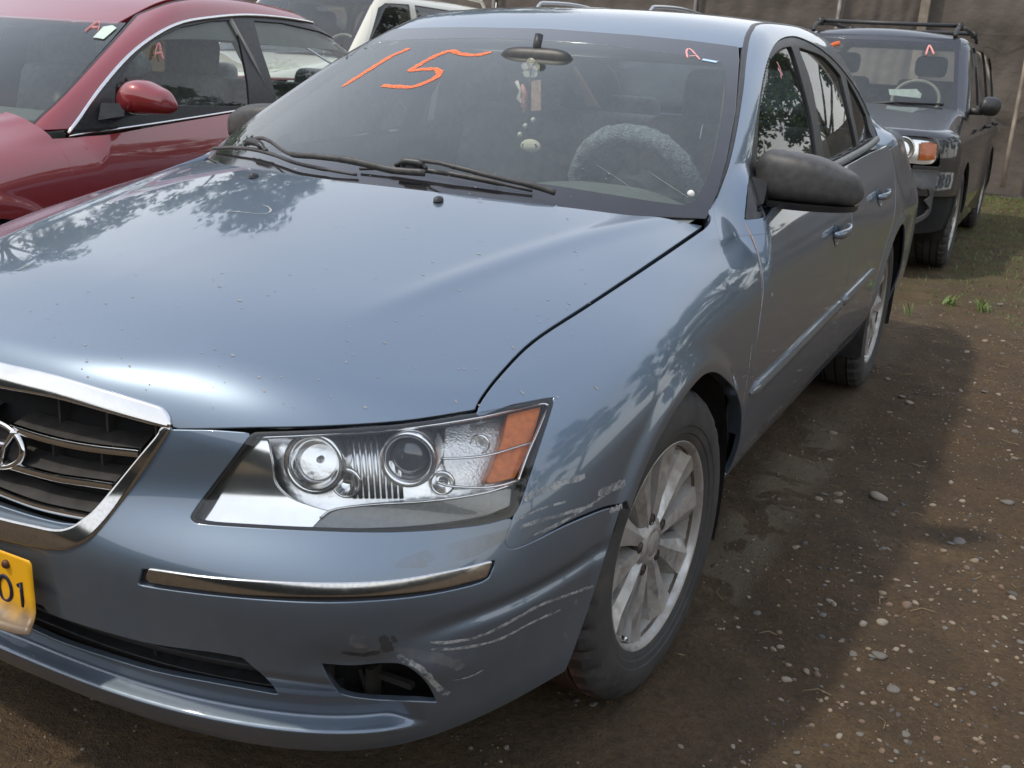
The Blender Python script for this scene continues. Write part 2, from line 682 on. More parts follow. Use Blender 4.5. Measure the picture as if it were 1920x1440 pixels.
# ------------------------------------------------------------------ the blue sedan: body surface
FRONT = {  # height: plan points of the nose, half car
    .17: [(0, -.845), (.2, -.84), (.4, -.815), (.55, -.765), (.65, -.705), (.74, -.61), (.80, -.50), (.84, -.38), (.86, -.22)],
    .24: [(0, -.888), (.2, -.884), (.4, -.858), (.55, -.812), (.65, -.757), (.745, -.66), (.82, -.54), (.865, -.42), (.885, -.22)],
    .36: [(0, -.915), (.2, -.912), (.4, -.885), (.55, -.842), (.65, -.795), (.75, -.70), (.82, -.605), (.865, -.49), (.90, -.22)],
    .46: [(0, -.925), (.2, -.922), (.4, -.897), (.55, -.857), (.65, -.808), (.75, -.718), (.82, -.63), (.865, -.52), (.905, -.22)],
    .53: [(0, -.924), (.2, -.920), (.4, -.893), (.55, -.850), (.65, -.800), (.75, -.712), (.82, -.625), (.865, -.52), (.908, -.22)],
    .60: [(0, -.903), (.2, -.893), (.4, -.847), (.55, -.797), (.65, -.745), (.75, -.672), (.82, -.597), (.862, -.50), (.908, -.22)],
    .68: [(0, -.888), (.2, -.876), (.38, -.832), (.5, -.793), (.6, -.747), (.7, -.684), (.78, -.612), (.84, -.50), (.906, -.22)],
    .76: [(0, -.868), (.2, -.855), (.37, -.815), (.48, -.785), (.6, -.727), (.7, -.655), (.77, -.580), (.83, -.46), (.898, -.22)],
    .86: [(0, -.83), (.2, -.815), (.37, -.775), (.48, -.74), (.6, -.675), (.69, -.60), (.76, -.51), (.815, -.40), (.875, -.22)],
    1.0: [(0, -.74), (.2, -.72), (.37, -.67), (.48, -.63), (.6, -.55), (.67, -.46), (.72, -.38), (.765, -.29), (.81, -.20)],
}
SIDE_Y = [0, .45, 1.0, 1.6, 2.2, 2.73, 3.2, 3.6, 3.87]
SIDE = {
    .17: [.840, .790, .780, .780, .79, .80, .81, .79, .67],
    .24: [.870, .832, .822, .822, .828, .845, .850, .82, .71],
    .36: [.903, .890, .886, .886, .889, .894, .890, .857, .755],
    .46: [.910, .909, .909, .909, .910, .908, .903, .873, .78],
    .53: [.913, .914, .915, .915, .915, .912, .907, .878, .79],
    .60: [.914, .917, .918, .918, .918, .915, .909, .88, .79],
    .68: [.913, .917, .919, .920, .919, .917, .909, .878, .785],
    .76: [.908, .912, .916, .917, .918, .917, .907, .87, .77],
    .86: [.888, .893, .899, .903, .895, .893, .872, .83, .73],
    1.0: [.825, .825, .835, .845, .845, .845, .82, .76, .64],
}
ZL = sorted(FRONT)
SG = np.linspace(-1.62, 3.95, 560)
rows = []
for z in ZL:
    pf = FRONT[z]
    th = [math.atan2(x, -y) for x, y in pf]; rh = [math.hypot(x, y) for x, y in pf]
    s = [-.9 * (PI / 2 + t) for t in th[:0:-1]] + [-.9 * (PI / 2 - t) for t in th] + SIDE_Y
    r = rh[:0:-1] + rh + SIDE[z]
    rows.append(nspline(s, r)(SG))
ZG = np.linspace(.10, 1.15, 211)
DT = nspline(ZL, np.array(rows))(ZG)
# fillet the seam wobble a little along the flow lines
ker = np.exp(-np.linspace(-1.5, 1.5, 9) ** 2); ker /= ker.sum()
pad = np.pad(DT, ((0, 0), (4, 4)), mode='edge')
DT = np.stack([np.convolve(r_, ker, 'valid') for r_ in pad])
DTAB = Table(.10, 1.15, -1.62, 3.95, DT)

HC = nspline([-.95, -.86, -.8, -.7, -.5, -.25, 0, .15, .4, .7], [.766, .790, .806, .834, .880, .925, .967, .990, 1.016, 1.03])
HX = nspline([0, .13, .26, .4, .5, .6, .7, .8, .9, 1.0], [0, .002, .008, .02, .031, .046, .064, .092, .135, .20])


def H0(x, y): return HC(y) - HX(np.abs(x)) * (1 + .25 * sstep(y, -.2, .4) * 0)


CREASE_PX = [(1318, 398), (1234, 411), (1081, 448), (928, 497), (775, 553), (600, 621), (520, 655), (478, 681), (440, 697), (390, 707), (330, 706), (200, 680), (100, 650), (0, 622), (-60, 606)]


def F_h0(P): return P[:, 2] - H0(P[:, 0], P[:, 1])


cr = trace(F_h0, catmull(CREASE_PX, 4))[:, :2]
cr = cr[cr[:, 0] > -.02]
cr = np.vstack([cr, [[-.1, cr[-1, 1]]]])
xs = np.linspace(0, 1.0, 126); ys = np.linspace(-1.0, .75, 220)
XX, YY = np.meshgrid(xs, ys, indexing='ij')
q = np.stack([XX.ravel(), YY.ravel()], 1)
cd = line_d(q, cr).reshape(XX.shape)
if cd[0, -60] > 0: cd = -cd                                     # positive outside the raised centre of the hood
amp = .05 + .17 * sstep(-YY, .1, .8)
kk = .020 + .060 * sstep(-YY, .35, .70)
HT = H0(XX, YY) - amp * (kk * np.logaddexp(0, cd / kk) - kk * np.logaddexp(0, -.02 / kk)) + .005 * np.exp(-(cd / .03) ** 2) * (1 - sstep(-YY, .25, .6))
HTAB = Table(0, 1.0, -1.0, .75, HT)


def arch_r(y, z): return np.minimum(np.hypot(y, z - .335), np.hypot(y - 2.73, z - .345))


def lower_terms(P):
    x = np.abs(P[:, 0]); y = P[:, 1]; z = P[:, 2]
    fr = y < 0
    rho = np.where(fr, np.hypot(x, y), x)
    s = np.where(fr, .9 * (np.arctan2(x, -y) - PI / 2), y)
    D = DTAB(z, s)
    r = arch_r(y, z)
    D = D + .009 * (1 - sstep(r, .385, .43)) * sstep(x, .7, .8) * (1 - sstep(y, -.1, .15) * (1 - sstep(z, .36, .50)))
    # splitter ledge under the bumper
    led = sstep(z, .246, .262) * (1 - sstep(z, .30, .37)) * (1 - sstep(x, .66, .74)) * fr
    D = D - .034 * led
    # recess the bumper strips sit in
    # collision dents round the fog opening and the corner
    D = D - .016 * np.exp(-(((x - .655) / .045) ** 2 + ((z - .385) / .03) ** 2)) * fr + .010 * np.exp(-(((x - .74) / .05) ** 2 + ((z - .37) / .035) ** 2)) * fr
    D = D - .007 * np.exp(-(((z - .455 - .30 * (x - .80)) / .014) ** 2)) * sstep(x, .70, .80) * (1 - sstep(y, -.42, -.30)) * fr
    return rho - D, s




def F_low(P):
    a, s = lower_terms(P)
    w = sstep(P[:, 1], .50, .74)
    b = P[:, 2] - (HTAB(np.abs(P[:, 0]), P[:, 1]) * (1 - w) + 1.06 * w)
    k = .09 - .05 * sstep(-s, .85, 1.3) - .05 * w
    return smax(a, b, k)


def F_side(P):
    """door and quarter surface without the hood cut"""
    a, s = lower_terms(P)
    return a


# greenhouse
RC = nspline([.7, 1.0, 1.13, 1.2, 1.3, 1.4, 1.5, 1.7, 1.9, 2.2, 2.6, 3.0, 3.4], [1.26, 1.335, 1.376, 1.400, 1.428, 1.446, 1.458, 1.470, 1.475, 1.468, 1.43, 1.33, 1.19])
RX = nspline([0, .3, .5, .6, .7, .85], [0, .006, .020, .034, .060, .12])
GZ = [.9, 1.0, 1.1, 1.2, 1.3, 1.4, 1.5]
GX = nspline(GZ, [.815, .792, .760, .722, .680, .632, .575])
GY = nspline([0, .45, .8, 1.2, 1.6, 2.0, 2.4, 2.8, 3.2, 3.7], [-.03, -.022, -.01, 0, .003, 0, -.01, -.035, -.08, -.16])
WC = nspline([.90, .96, 1.05, 1.15, 1.25, 1.373, 1.45], [.05, .17, .36, .585, .815, 1.12, 1.32])
RWC = nspline([.9, 1.05, 1.15, 1.25, 1.35, 1.45], [3.65, 3.36, 3.15, 2.93, 2.68, 2.38])


def F_green(P):
    x = np.abs(P[:, 0]); y = P[:, 1]; z = P[:, 2]
    roof = (z - RC(y) + RX(x)) * .97
    side = (x - GX(np.maximum(z, .92)) + .9 * np.maximum(.92 - z, 0) - GY(y)) * .92
    cw = .50 + (.27 - .50) * (z - .96) / .41
    ws = (WC(z) + cw * x * x - y) * .40
    rw = (y - RWC(z) + .35 * x * x) * .42
    g = smax(ws, rw, .02)
    g = smax(roof, g, .03)
    return smax(g, side, .05)


def F_wind(P):
    x = np.abs(P[:, 0]); y = P[:, 1]; z = P[:, 2]
    cw = .50 + (.27 - .50) * (z - .96) / .41
    return (WC(z) + cw * x * x - y) * .40


# ------------------------------------------------------------------ picture tracing of the panel lines
GAP_HOOD = catmull([(884, 790), (892, 772), (903, 748), (938, 702), (1000, 640), (1100, 574), (1200, 508), (1300, 440), (1322, 424), (1330, 412), (1329, 400), (1318, 388)], 5)
HL_TOP = [(478, 811), (600, 806), (750, 795), (880, 776), (960, 760), (1030, 744)]
HL = catmull([(478, 811), (600, 806), (750, 795), (880, 776), (960, 760), (1022, 746)], 4).tolist() + \
     catmull([(1036, 746), (1036, 762), (1008, 850), (978, 940), (964, 966)], 4).tolist() + \
     catmull([(955, 972), (900, 985), (800, 995), (700, 998), (560, 994), (420, 986), (366, 981)], 4).tolist() + \
     catmull([(357, 973), (360, 962), (400, 908), (440, 855), (470, 815)], 4).tolist()
HL = np.array(HL)
GR_OUT = catmull([(-140, 640), (-60, 664), (0, 683), (100, 706), (200, 736), (290, 763), (309, 772), (317, 785), (318, 800)], 4).tolist() + \
         catmull([(312, 812), (250, 905), (185, 990), (150, 1017), (110, 1027), (60, 1021), (0, 1008), (-70, 985), (-150, 955)], 4).tolist()
GR_OUT = np.array(GR_OUT)


def hood_front_px():
    """edge of the hood from the middle of the nose to the lamp corner"""
    return catmull([(-140, 640), (-60, 664), (0, 683), (100, 706), (200, 736), (290, 763), (309, 772), (317, 785), (322, 799)], 4).tolist() + \
        catmull([(330, 804), (400, 803), (478, 801), (600, 798), (750, 788), (870, 770), (896, 765)], 4).tolist()


# hood: slanted rays on the half grid
def ray_patch(Fn, O0, U, Vv, nu, nv, Dn, L):
    """grid of starts O0+u*U+v*V, direction Dn, length L -> surface points"""
    u, v = np.meshgrid(np.linspace(0, 1, nu), np.linspace(0, 1, nv), indexing='ij')
    A = np.array(O0) + u.ravel()[:, None] * np.array(U) + v.ravel()[:, None] * np.array(Vv)
    Dn = np.array(Dn, float); Dn /= np.linalg.norm(Dn)
    B = A + Dn * L
    ok = (Fn(A) > 0) & (Fn(B) < 0)
    P = bisect(Fn, A, B)
    T = grid_tris(nu, nv)
    T = T[ok[T].all(1)]
    used = np.unique(T); mp = np.full(len(P), -1); mp[used] = np.arange(len(used))
    return P[used], mp[T]


sedan = thing('sedan', 'steel blue four door sedan with scraped front bumper and orange 15 on its windshield', 'car', (0, 1.36, 0))

# dark inner shell behind the panel gaps
def F_in(P): return F_low(P) + .03


V, T = ray_patch(F_low, (0, -1.5, 1.35), (.93, 0, 0), (0, 1.75, 0), 120, 260, (0, .62, -.78), 1.0)
V, T = clip(V, T, -V[:, 0])
hf = hood_front_px()


def side_of(line, ref, conv=topx):
    """function of V: distance to a line, negative on the side of the reference point"""
    sg = np.sign(line_d(np.array([ref], float), line)[0])
    return lambda V: -line_d(conv(V), line) * sg


# rear edge under the wipers
REAR_XY = [(-.1, .10), (0, .10), (.2, .125), (.4, .185), (.55, .26), (.68, .35), (.76, .44), (.82, .52)]
rl = catmull(REAR_XY, 4)
f_gap = side_of(GAP_HOOD, (700, 600)); f_front = side_of(hf, (400, 700)); f_rear = side_of(rl, (.3, -.3), lambda V: V[:, :2])
Vf, Tf = clips(V, T, lambda V: f_gap(V) + 5.2, lambda V: f_front(V) + 1.5, f_rear)
hood = panel('hood', Vf, Tf, F_low, PAINT, sedan, mirror='weld')
Vi, Ti = ray_patch(F_in, (0.001, -1.5, 1.35), (.90, 0, 0), (0, 1.9, 0), 60, 120, (0, .62, -.78), 1.0)
fi = np.maximum(-Vi[:, 0], Vi[:, 1] - .30)
Vi, Ti = clip(Vi, Ti, fi)
Vi, Ti = clips(Vi, Ti, lambda V: .40 - np.hypot(V[:, 1], V[:, 2] - .335), lambda V: -poly_sd(topx(V), HL))
Vi, Ti = clip(Vi, Ti, -poly_sd(topx(Vi), GR_OUT))
panel('inner_panel', Vi, Ti, F_in, DARK, sedan, flange=0, mirror='weld')


def smin(a, b, k): return -smax(-a, -b, k)


def F_all(P):
    k = .012 + .07 * (1 - sstep(P[:, 1], .35, .75)) + .12 * sstep(P[:, 1], 2.66, 3.0)
    return smin(F_low(P), F_green(P), k)


DOOR_F = catmull([(1385, 392), (1392, 414), (1412, 454), (1425, 489), (1428, 551), (1426, 600), (1420, 645), (1411, 690), (1398, 746), (1384, 792), (1372, 832), (1350, 905)], 4)
DOORL = [tuple(p[1:3]) for p in trace(F_all, DOOR_F) if p[2] > .63]
DOORL = catmull([DOORL[0], DOORL[len(DOORL) // 3], DOORL[2 * len(DOORL) // 3], DOORL[-1], (max(DOORL[-1][0], .425), .56), (.447, .48), (.462, .40), (.476, .325)], 5)
DOORL = [tuple(p) for p in DOORL]
print('DOORL', DOORL[::5])
# front fender
V, T = ray_patch(F_all, (1.35, -1.15, .30), (0, 1.85, 0), (-.42, 0, 1.0), 260, 200, (-.9, .18, -.40), 1.0)
SEAM = catmull([(1175, 944), (1165, 950), (1130, 957), (1060, 986), (1010, 1011), (975, 1026), (956, 1029), (948, 1020), (952, 1000), (962, 975)], 4)
SEAM_F = SEAM.copy(); SEAM_F[:, 1] -= 6 * sstep(SEAM[:, 0], 990, 1080)
FEN = (GAP_HOOD[2:-3] + [2.6, 1.8]).tolist() + [(1332, 390), (1346, 366), (1410, 392)] + (DOOR_F + [45, 0]).tolist() + [(1320, 1010), (1250, 1100), (1200, 1010)] + SEAM_F.tolist() + \
    catmull([(964, 966), (978, 940), (1008, 850), (1036, 762), (1038, 744)], 4).tolist() + [(960, 758)]
def f_arch(V, r=.372):
    y = V[:, 1]; z = V[:, 2] - .335
    yy = np.where(y > 0, y / (1.03 + .24 * sstep(y, .16, .42)), y)
    return r - np.hypot(yy, z)


V, T = clips(V, T, lambda V: poly_sd(topx(V), FEN) + 1.6, f_arch, lambda V: .30 * sstep(V[:, 1], .1, .25) - V[:, 2], lambda V: np.where(V[:, 2] > 0, side_of(np.array([(DOORL[0][0] - .02, 1.3)] + DOORL), (.0, .8), lambda V: V[:, 1:3])(V) + .002, 1))
panel('fender', V, T, F_all, PAINT, sedan, mirror='copy', flange=.03)

# bumper cover
def cyl_patch(Fn, th0, th1, z0, z1, nu, nv, c=(0, 0), r0=.2, r1=1.5):
    t, z = np.meshgrid(np.linspace(th0, th1, nu), np.linspace(z0, z1, nv), indexing='ij')
    d = np.stack([np.sin(t), -np.cos(t), 0 * t], -1).reshape(-1, 3)
    C = np.array([c[0], c[1], 0]) + np.stack([0 * z.ravel(), 0 * z.ravel(), z.ravel()], -1)
    A = C + d * r1; B = C + d * r0
    ok = (Fn(A) > 0) & (Fn(B) < 0)
    P = bisect(Fn, A, B)
    T = grid_tris(nu, nv); T = T[ok[T].all(1)]
    used = np.unique(T); mp = np.full(len(P), -1); mp[used] = np.arange(len(used))
    return P[used], mp[T]


LIP_TOP = [(-160, 1085), (-80, 1120), (0, 1151), (97, 1199), (194, 1233), (292, 1262), (400, 1283), (515, 1304)]
AIR = catmull([(524, 1304), (512, 1285), (490, 1262), (462, 1238)], 4).tolist() + catmull([(455, 1232), (400, 1222), (292, 1207), (194, 1183), (121, 1160), (90, 1148)], 3).tolist() + \
    catmull([(80, 1135), (40, 1118), (0, 1100), (-80, 1062), (-160, 1020)], 3).tolist() + catmull(LIP_TOP, 3).tolist()
FOG = catmull([(600, 1243), (660, 1246), (715, 1242), (755, 1244), (785, 1262), (806, 1286), (822, 1316)], 4).tolist() + catmull([(818, 1319), (760, 1317), (700, 1314), (645, 1306), (628, 1293), (612, 1270)], 4).tolist()
AIR = np.array(AIR); FOG = np.array(FOG)
STRIP = np.array(catmull([(262, 1074), (276, 1065), (400, 1081), (560, 1091), (720, 1088), (850, 1067), (931, 1048)], 4).tolist() + catmull([(928, 1064), (905, 1093), (800, 1118), (680, 1130), (560, 1131), (400, 1119), (268, 1101), (258, 1090)], 4).tolist())
STRIP_C = np.array(catmull([(282, 1068), (400, 1084), (560, 1094), (720, 1091), (850, 1070), (921, 1053)], 4).tolist() + catmull([(910, 1080), (830, 1100), (740, 1111), (640, 1116), (500, 1114), (400, 1106), (290, 1090), (276, 1082)], 4).tolist())
BUMP = [(322, 806), (400, 807), (470, 812)] + catmull([(470, 815), (440, 855), (400, 908), (360, 962), (357, 973)], 4).tolist() + \
    catmull([(366, 981), (420, 986), (560, 994), (700, 998), (800, 995), (900, 985), (955, 972)], 4).tolist() + SEAM[::-1].tolist() + \
    catmull([(1165, 950), (1152, 990), (1130, 1060), (1103, 1145), (1075, 1225), (1050, 1285), (1000, 1400)], 4).tolist() + [(700, 1500), (-300, 1500), (-300, 600), (0, 640), (318, 790)]
V, T = cyl_patch(F_low, 0, 1.45, .17, .84, 300, 200)
V, T = clip(V, T, -V[:, 0])
V, T = clips(V, T, lambda V: poly_sd(topx(V), BUMP) + 1.6, lambda V: .19 + .075 * sstep(V[:, 1], -.78, -.45) - V[:, 2])
V, T = clip(V, T, -poly_sd(topx(V), GR_OUT))
V, T = clip(V, T, -poly_sd(topx(V), AIR))
V, T = clip(V, T, -poly_sd(topx(V), FOG))
V, T = clip(V, T, -poly_sd(topx(V), STRIP))
panel('bumper', V, T, F_low, PAINT, sedan, mirror='weld', flange=.012)
# cavity behind the openings
def F_cav(P): return F_low(P * np.array([1, 1, 1])) + .07
V, T = cyl_patch(F_cav, 0, 1.25, .16, .80, 60, 40)
V, T = clip(V, T, -V[:, 0])
V, T = clip(V, T, -poly_sd(topx(V), HL))
panel('bumper_core', V, T, F_cav, DARK, sedan, mirror='weld', flange=0)

# doors, quarter, sill: curves as (y, z)
def yz(px, Fn=F_all): return trace(Fn, px)[:, 1:3]


V0, T0 = ray_patch(F_all, (1.4, .1, .12), (0, 3.85, 0), (0, 0, 1.2), 420, 160, (-1, 0, -.12), 1.0)
dF = yz(DOOR_F); bG = yz(catmull([(1601, 330), (1597, 384), (1595, 434), (1591, 493), (1582, 530), (1575, 560), (1571, 600), (1560, 640), (1548, 690)], 4))
print('door front', dF[::6], 'B', bG[::6])
def belt(y): return .962 + .075 * (y - .45) / 2.15 - .022 * (1 - sstep(y, .55, .95))


def zone(V, poly): return poly_sd(V[:, 1:3], poly)


yb = float(bG[:, 0].mean())
fr_line = DOORL
BG = [(yb, 1.1), (yb, .60), (yb - .03, .45), (yb - .05, .322)]
RG = catmull([(2.665, 1.05), (2.66, .93), (2.60, .85), (2.48, .74), (2.37, .63), (2.29, .50), (2.25, .39), (2.24, .322)], 4)
FD = [(fr_line[0][0], belt(.4))] + fr_line + [(.478, .322)] + BG[::-1]
RD = BG + [(p[0], p[1]) for p in RG[::-1]]
for nm, pl in (('front_door', FD), ('rear_door', RD)):
    f = np.maximum(zone(V0, pl) + .0042, V0[:, 2] - belt(V0[:, 1]))
    V, T = clip(V0, T0, f)
    panel('door', V, T, F_all, PAINT, sedan, mirror='copy')
# sill
f = np.maximum(np.maximum(V0[:, 2] - .318, .268 - V0[:, 2]), np.maximum(.44 - V0[:, 1], V0[:, 1] - 2.33))
V, T = clip(V0, T0, f)
panel('sill', V, T, F_all, PAINT, sedan, mirror='copy', flange=.05)
# quarter panel
QP = [(p[0], p[1]) for p in RG] + [(2.24, .30), (3.95, .26), (3.95, 1.3), (2.655, 1.3)]
f = np.maximum(zone(V0, QP) + .0042, .372 - np.hypot(V0[:, 1] - 2.73, V0[:, 2] - .345))
f = np.maximum(f, V0[:, 2] - (belt(V0[:, 1]) - .024))
V, T = clip(V0, T0, f)
panel('quarter_panel', V, T, F_all, PAINT, sedan, mirror='copy', flange=.008)
# dark shell inside the doors' gaps
def F_side_in(P): return F_all(P) + .03
V, T = ray_patch(F_side_in, (1.3, .38, .25), (0, 3.4, 0), (0, 0, .68), 80, 20, (-1, 0, -.05), 1.0)
V, T = clip(V, T, .42 - np.hypot(V[:, 1] - 2.73, V[:, 2] - .345))
panel('inner_panel', V, T, F_side_in, DARK, sedan, mirror='copy', flange=0)

# greenhouse side frame and windows
def F_pil(P):
    """pillar and window surface: blends into the wing at its foot and into the rear quarter"""
    w = sstep(P[:, 1], .60, .85) * (1 - sstep(P[:, 1], 2.62, 2.95))
    return F_all(P) * (1 - w) + F_green(P) * w


MOUL_O = trace(F_pil, catmull([(1338, 388), (1346, 366), (1352, 350), (1366, 310), (1380, 250), (1390, 190), (1397, 130), (1403, 85), (1410, 62), (1424, 46), (1440, 39)], 3))
MOUL_I = trace(F_green, catmull([(1318, 398), (1327, 386), (1337, 365), (1354, 300), (1372, 210), (1379, 140), (1382, 92)], 3))
print('moul', MOUL_O[::6], MOUL_I[::4])
V1, T1 = ray_patch(F_pil, (1.5, -.35, .80), (0, 4.3, 0), (-.55, 0, 1.15), 430, 130, (-.8, .22, -.42), 1.5)
def qy(P): return np.stack([P[:, 1], P[:, 0] - P[:, 2]], 1)
mo = qy(MOUL_O)
mo = mo[:-1]
roof_q = [(y_, .585 - .05 * sstep(y_, 2.3, 3.0) - (RC(np.array([y_]))[0] - .03)) for y_ in (1.75, 2.1, 2.4, 2.6)]
mo_line = catmull(np.vstack([mo[::3], roof_q, [(2.85, -.78), (3.1, -.62), (3.3, -.50)]]), 4)
mo_line = np.vstack([[mo_line[0][0] - .3, mo_line[0][1] + .3], mo_line])
f_mo = line_d(qy(V1), mo_line)
ref = line_d(np.array([[2.0, -.5]]), mo_line)[0]
f_mo = -f_mo * np.sign(ref)
DLO = yz(catmull([(1396, 412), (1402, 350), (1408, 300), (1418, 225), (1430, 150), (1444, 100), (1460, 76), (1480, 68), (1502, 71), (1535, 88), (1572, 120), (1610, 172), (1638, 232), (1650, 268)], 3), F_pil)
print('DLO', DLO[::5])
b0 = [(y_, belt(y_)) for y_ in np.linspace(DLO[-1, 0], DLO[0, 0], 14)]
DLOP = DLO.tolist() + b0
f = np.maximum(f_mo, -poly_sd(V1[:, 1:3], DLOP) + .001)
f = np.maximum(f, belt(V1[:, 1]) - .03 - V1[:, 2])
V, T = clip(V1, T1, f)
panel('pillar_frame', V, T, F_pil, PAINT, sedan, mirror='copy', offset=.0006, newton=True, flange=.012, roll=.0012)
FG = yz(catmull([(1420, 400), (1422, 330), (1425, 225), (1439, 131), (1450, 106), (1466, 90), (1480, 86), (1488, 90), (1505, 145), (1525, 225), (1534, 289)], 3), F_pil)
RGl = yz(catmull([(1547, 289), (1525, 161), (1500, 90)], 3).tolist() + catmull([(1504, 88), (1540, 101), (1560, 118), (1578, 140)], 3).tolist() + [(1596, 215), (1610, 283)], F_pil)
QG = yz([(1615, 281), (1602, 215), (1588, 143), (1608, 178), (1625, 214), (1644, 262)], F_pil)
def closeb(a):
    return a.tolist() + [(a[-1][0], belt(a[-1][0]) + .012), (a[0][0], belt(a[0][0]) + .012)]
panes = [closeb(FG), closeb(RGl), closeb(QG)]
f = poly_sd(V1[:, 1:3], DLOP) + .002
for p_ in panes: f = np.maximum(f, -poly_sd(V1[:, 1:3], p_))
V, T = clip(V1, T1, f)
panel('window_trim', V, T, F_pil, BLACK_TRIM, sedan, offset=-.004, mirror='copy')
for p_ in panes:
    V, T = clip(V1, T1, poly_sd(V1[:, 1:3], p_) - .004)
    panel('side_window', V, T, F_pil, GLASS_SIDE, sedan, offset=-.012, mirror='copy', flange=0)
# belt moulding
BELT_M = simple('dusty belt moulding', (.13, .13, .125), .5, 0, .2, 40)
y_ = np.linspace(.98, DLO[-1, 0], 30)
pth = []
for yy in y_:
    zb = belt(yy) + .004
    pth.append(((GX(zb) + GY(yy)).item() + .019, yy, zb))
vf = tube(pth, .014, 8, squash=1.0)
for sgn in (1, -1):
    vf_obj('belt_moulding', ([(p[0] * sgn, p[1], p[2]) for p in vf[0]], [f_[::sgn] for f_ in vf[1]]), BELT_M, sedan)

# roof
V2, T2 = ray_patch(F_green, (0, .7, 1.9), (.75, 0, 0), (0, 2.9, 0), 90, 260, (0, .15, -1), 1.2)
V2, T2 = clip(V2, T2, -V2[:, 0])
f_mo2 = line_d(qy(V2), mo_line) * np.sign(ref)
WT = trace(F_green, catmull([(900, 47), (1000, 52.5), (1100, 59.5), (1200, 67), (1300, 77), (1384, 88)], 3))
WT = WT[WT[:, 0] > 0]
wt = np.vstack([[(-.1, WT[0, 1] - .003)], WT[:, :2], [[.75, WT[-1, 1] + .06]]])
print('wt', wt[::4])
f_w = line_d(V2[:, :2], wt); r2 = line_d(np.array([[.1, 1.8]]), wt)[0]
f_w = -f_w * np.sign(r2)
rwt = 2.62 - .10 * (V2[:, 0] / .5) ** 2
f = np.maximum(np.maximum(f_mo2 + .016, f_w), V2[:, 1] - rwt)
V, T = clip(V2, T2, f)
panel('roof', V, T, F_green, PAINT, sedan, mirror='weld')
# black ditch and pillar moulding
def q_point(y, q):
    """surface point with the given y and x-z"""
    y = np.asarray(y, float); q = np.asarray(q, float)
    A = np.stack([np.full_like(y, 1.3), y, 1.3 - q], -1); B = np.stack([np.full_like(y, .05), y, .05 - q], -1)
    return bisect(F_pil, A, B)


ml = mo_line[4:-6]
ml = catmull(ml[::3], 8)
rows = []
for dq, up in ((.0015, -.002), (.0005, .0016), (-.006, .0028), (-.0125, .0018), (-.0175, -.004)):
    P = q_point(ml[:, 0], ml[:, 1] + dq * 1.25)
    g_ = grad(F_pil, P); g_ /= np.linalg.norm(g_, axis=1)[:, None]
    rows.append(P + g_ * up)
k_ = len(ml)
V = np.vstack(rows); F = [(r * k_ + i, r * k_ + i + 1, (r + 1) * k_ + i + 1, (r + 1) * k_ + i) for r in range(4) for i in range(k_ - 1)]
vf_obj('roof_moulding', (V, F), BLACK_TRIM, sedan)
vf_obj('roof_moulding', mirx((V, F)), BLACK_TRIM, sedan)

# windshield
V4, T4 = ray_patch(F_wind, (0, -1.3, 1.75), (.86, 0, 0), (0, 2.35, 0), 110, 280, (0, .75, -.66), 2.2)
V4, T4 = clip(V4, T4, -V4[:, 0])
V4, T4 = clip(V4, T4, .955 - V4[:, 2])
WI = [(900, 46), (1000, 52.5), (1100, 59.5), (1200, 67), (1300, 77), (1383, 88)] + [(1384, 110), (1381, 160), (1377, 210), (1360, 300), (1343, 360), (1327, 400), (1300, 440), (1200, 600), (0, 600), (-200, 300), (600, 43)]
WI = np.array(WI)
V4, T4 = clip(V4, T4, poly_sd(topx(V4), WI) - 0.5)
GLS = catmull([(600, 66), (800, 66), (1000, 74), (1100, 81), (1200, 92), (1330, 110), (1356, 120), (1362, 150), (1356, 210), (1340, 290), (1322, 345), (1305, 372), (1290, 384), (1240, 380), (1150, 366), (1000, 343), (800, 326), (640, 313)], 4).tolist() + [(300, 290), (300, 80)]
GLS = np.array(GLS)
V, T = clip(V4, T4, poly_sd(topx(V4), GLS))
panel('windshield', V, T, F_wind, GLASS, sedan, mirror='weld', flange=0)
V, T = clip(V4, T4, -poly_sd(topx(V4), GLS))
panel('windshield_border', V, T, F_wind, FRIT, sedan, mirror='weld', flange=.004)
# rear window + boot deck
def F_deck(P): return smin(F_green(P), smax(F_side(P), P[:, 2] - (1.035 - .06 * sstep(P[:, 1], 3.1, 3.87) - .03 * (P[:, 0] / .6) ** 2), .09), .02)
V5, T5 = ray_patch(F_deck, (0, 2.2, 2.2), (.9, 0, 0), (0, 1.62, 0), 80, 160, (0, 0, -1), 1.6)
V5, T5 = clip(V5, T5, -V5[:, 0])
rwz = (V5[:, 1] - rwt[0] * 0) * 0
front = (2.62 - .10 * (V5[:, 0] / .5) ** 2) - V5[:, 1]
isrw = np.maximum(np.maximum(front, 1.06 - V5[:, 2]), V5[:, 0] - (.60 + (1.40 - V5[:, 2]) * .30))
V, T = clip(V5, T5, isrw)
panel('rear_window', V, T, F_green, GLASS_SIDE, sedan, mirror='weld', flange=0)
V, T = clip(V5, T5, np.maximum(front, -isrw))
V, T = clips(V, T, lambda V: V[:, 2] - 1.06, lambda V: V[:, 0] - .74, lambda V: 2.78 - V[:, 1])
panel('boot_lid', V, T, F_deck, PAINT, sedan, mirror='weld')

# ------------------------------------------------------------------ bumper strip, grille, headlamps
def F_off(Fn, d): return lambda P: Fn(P) + d


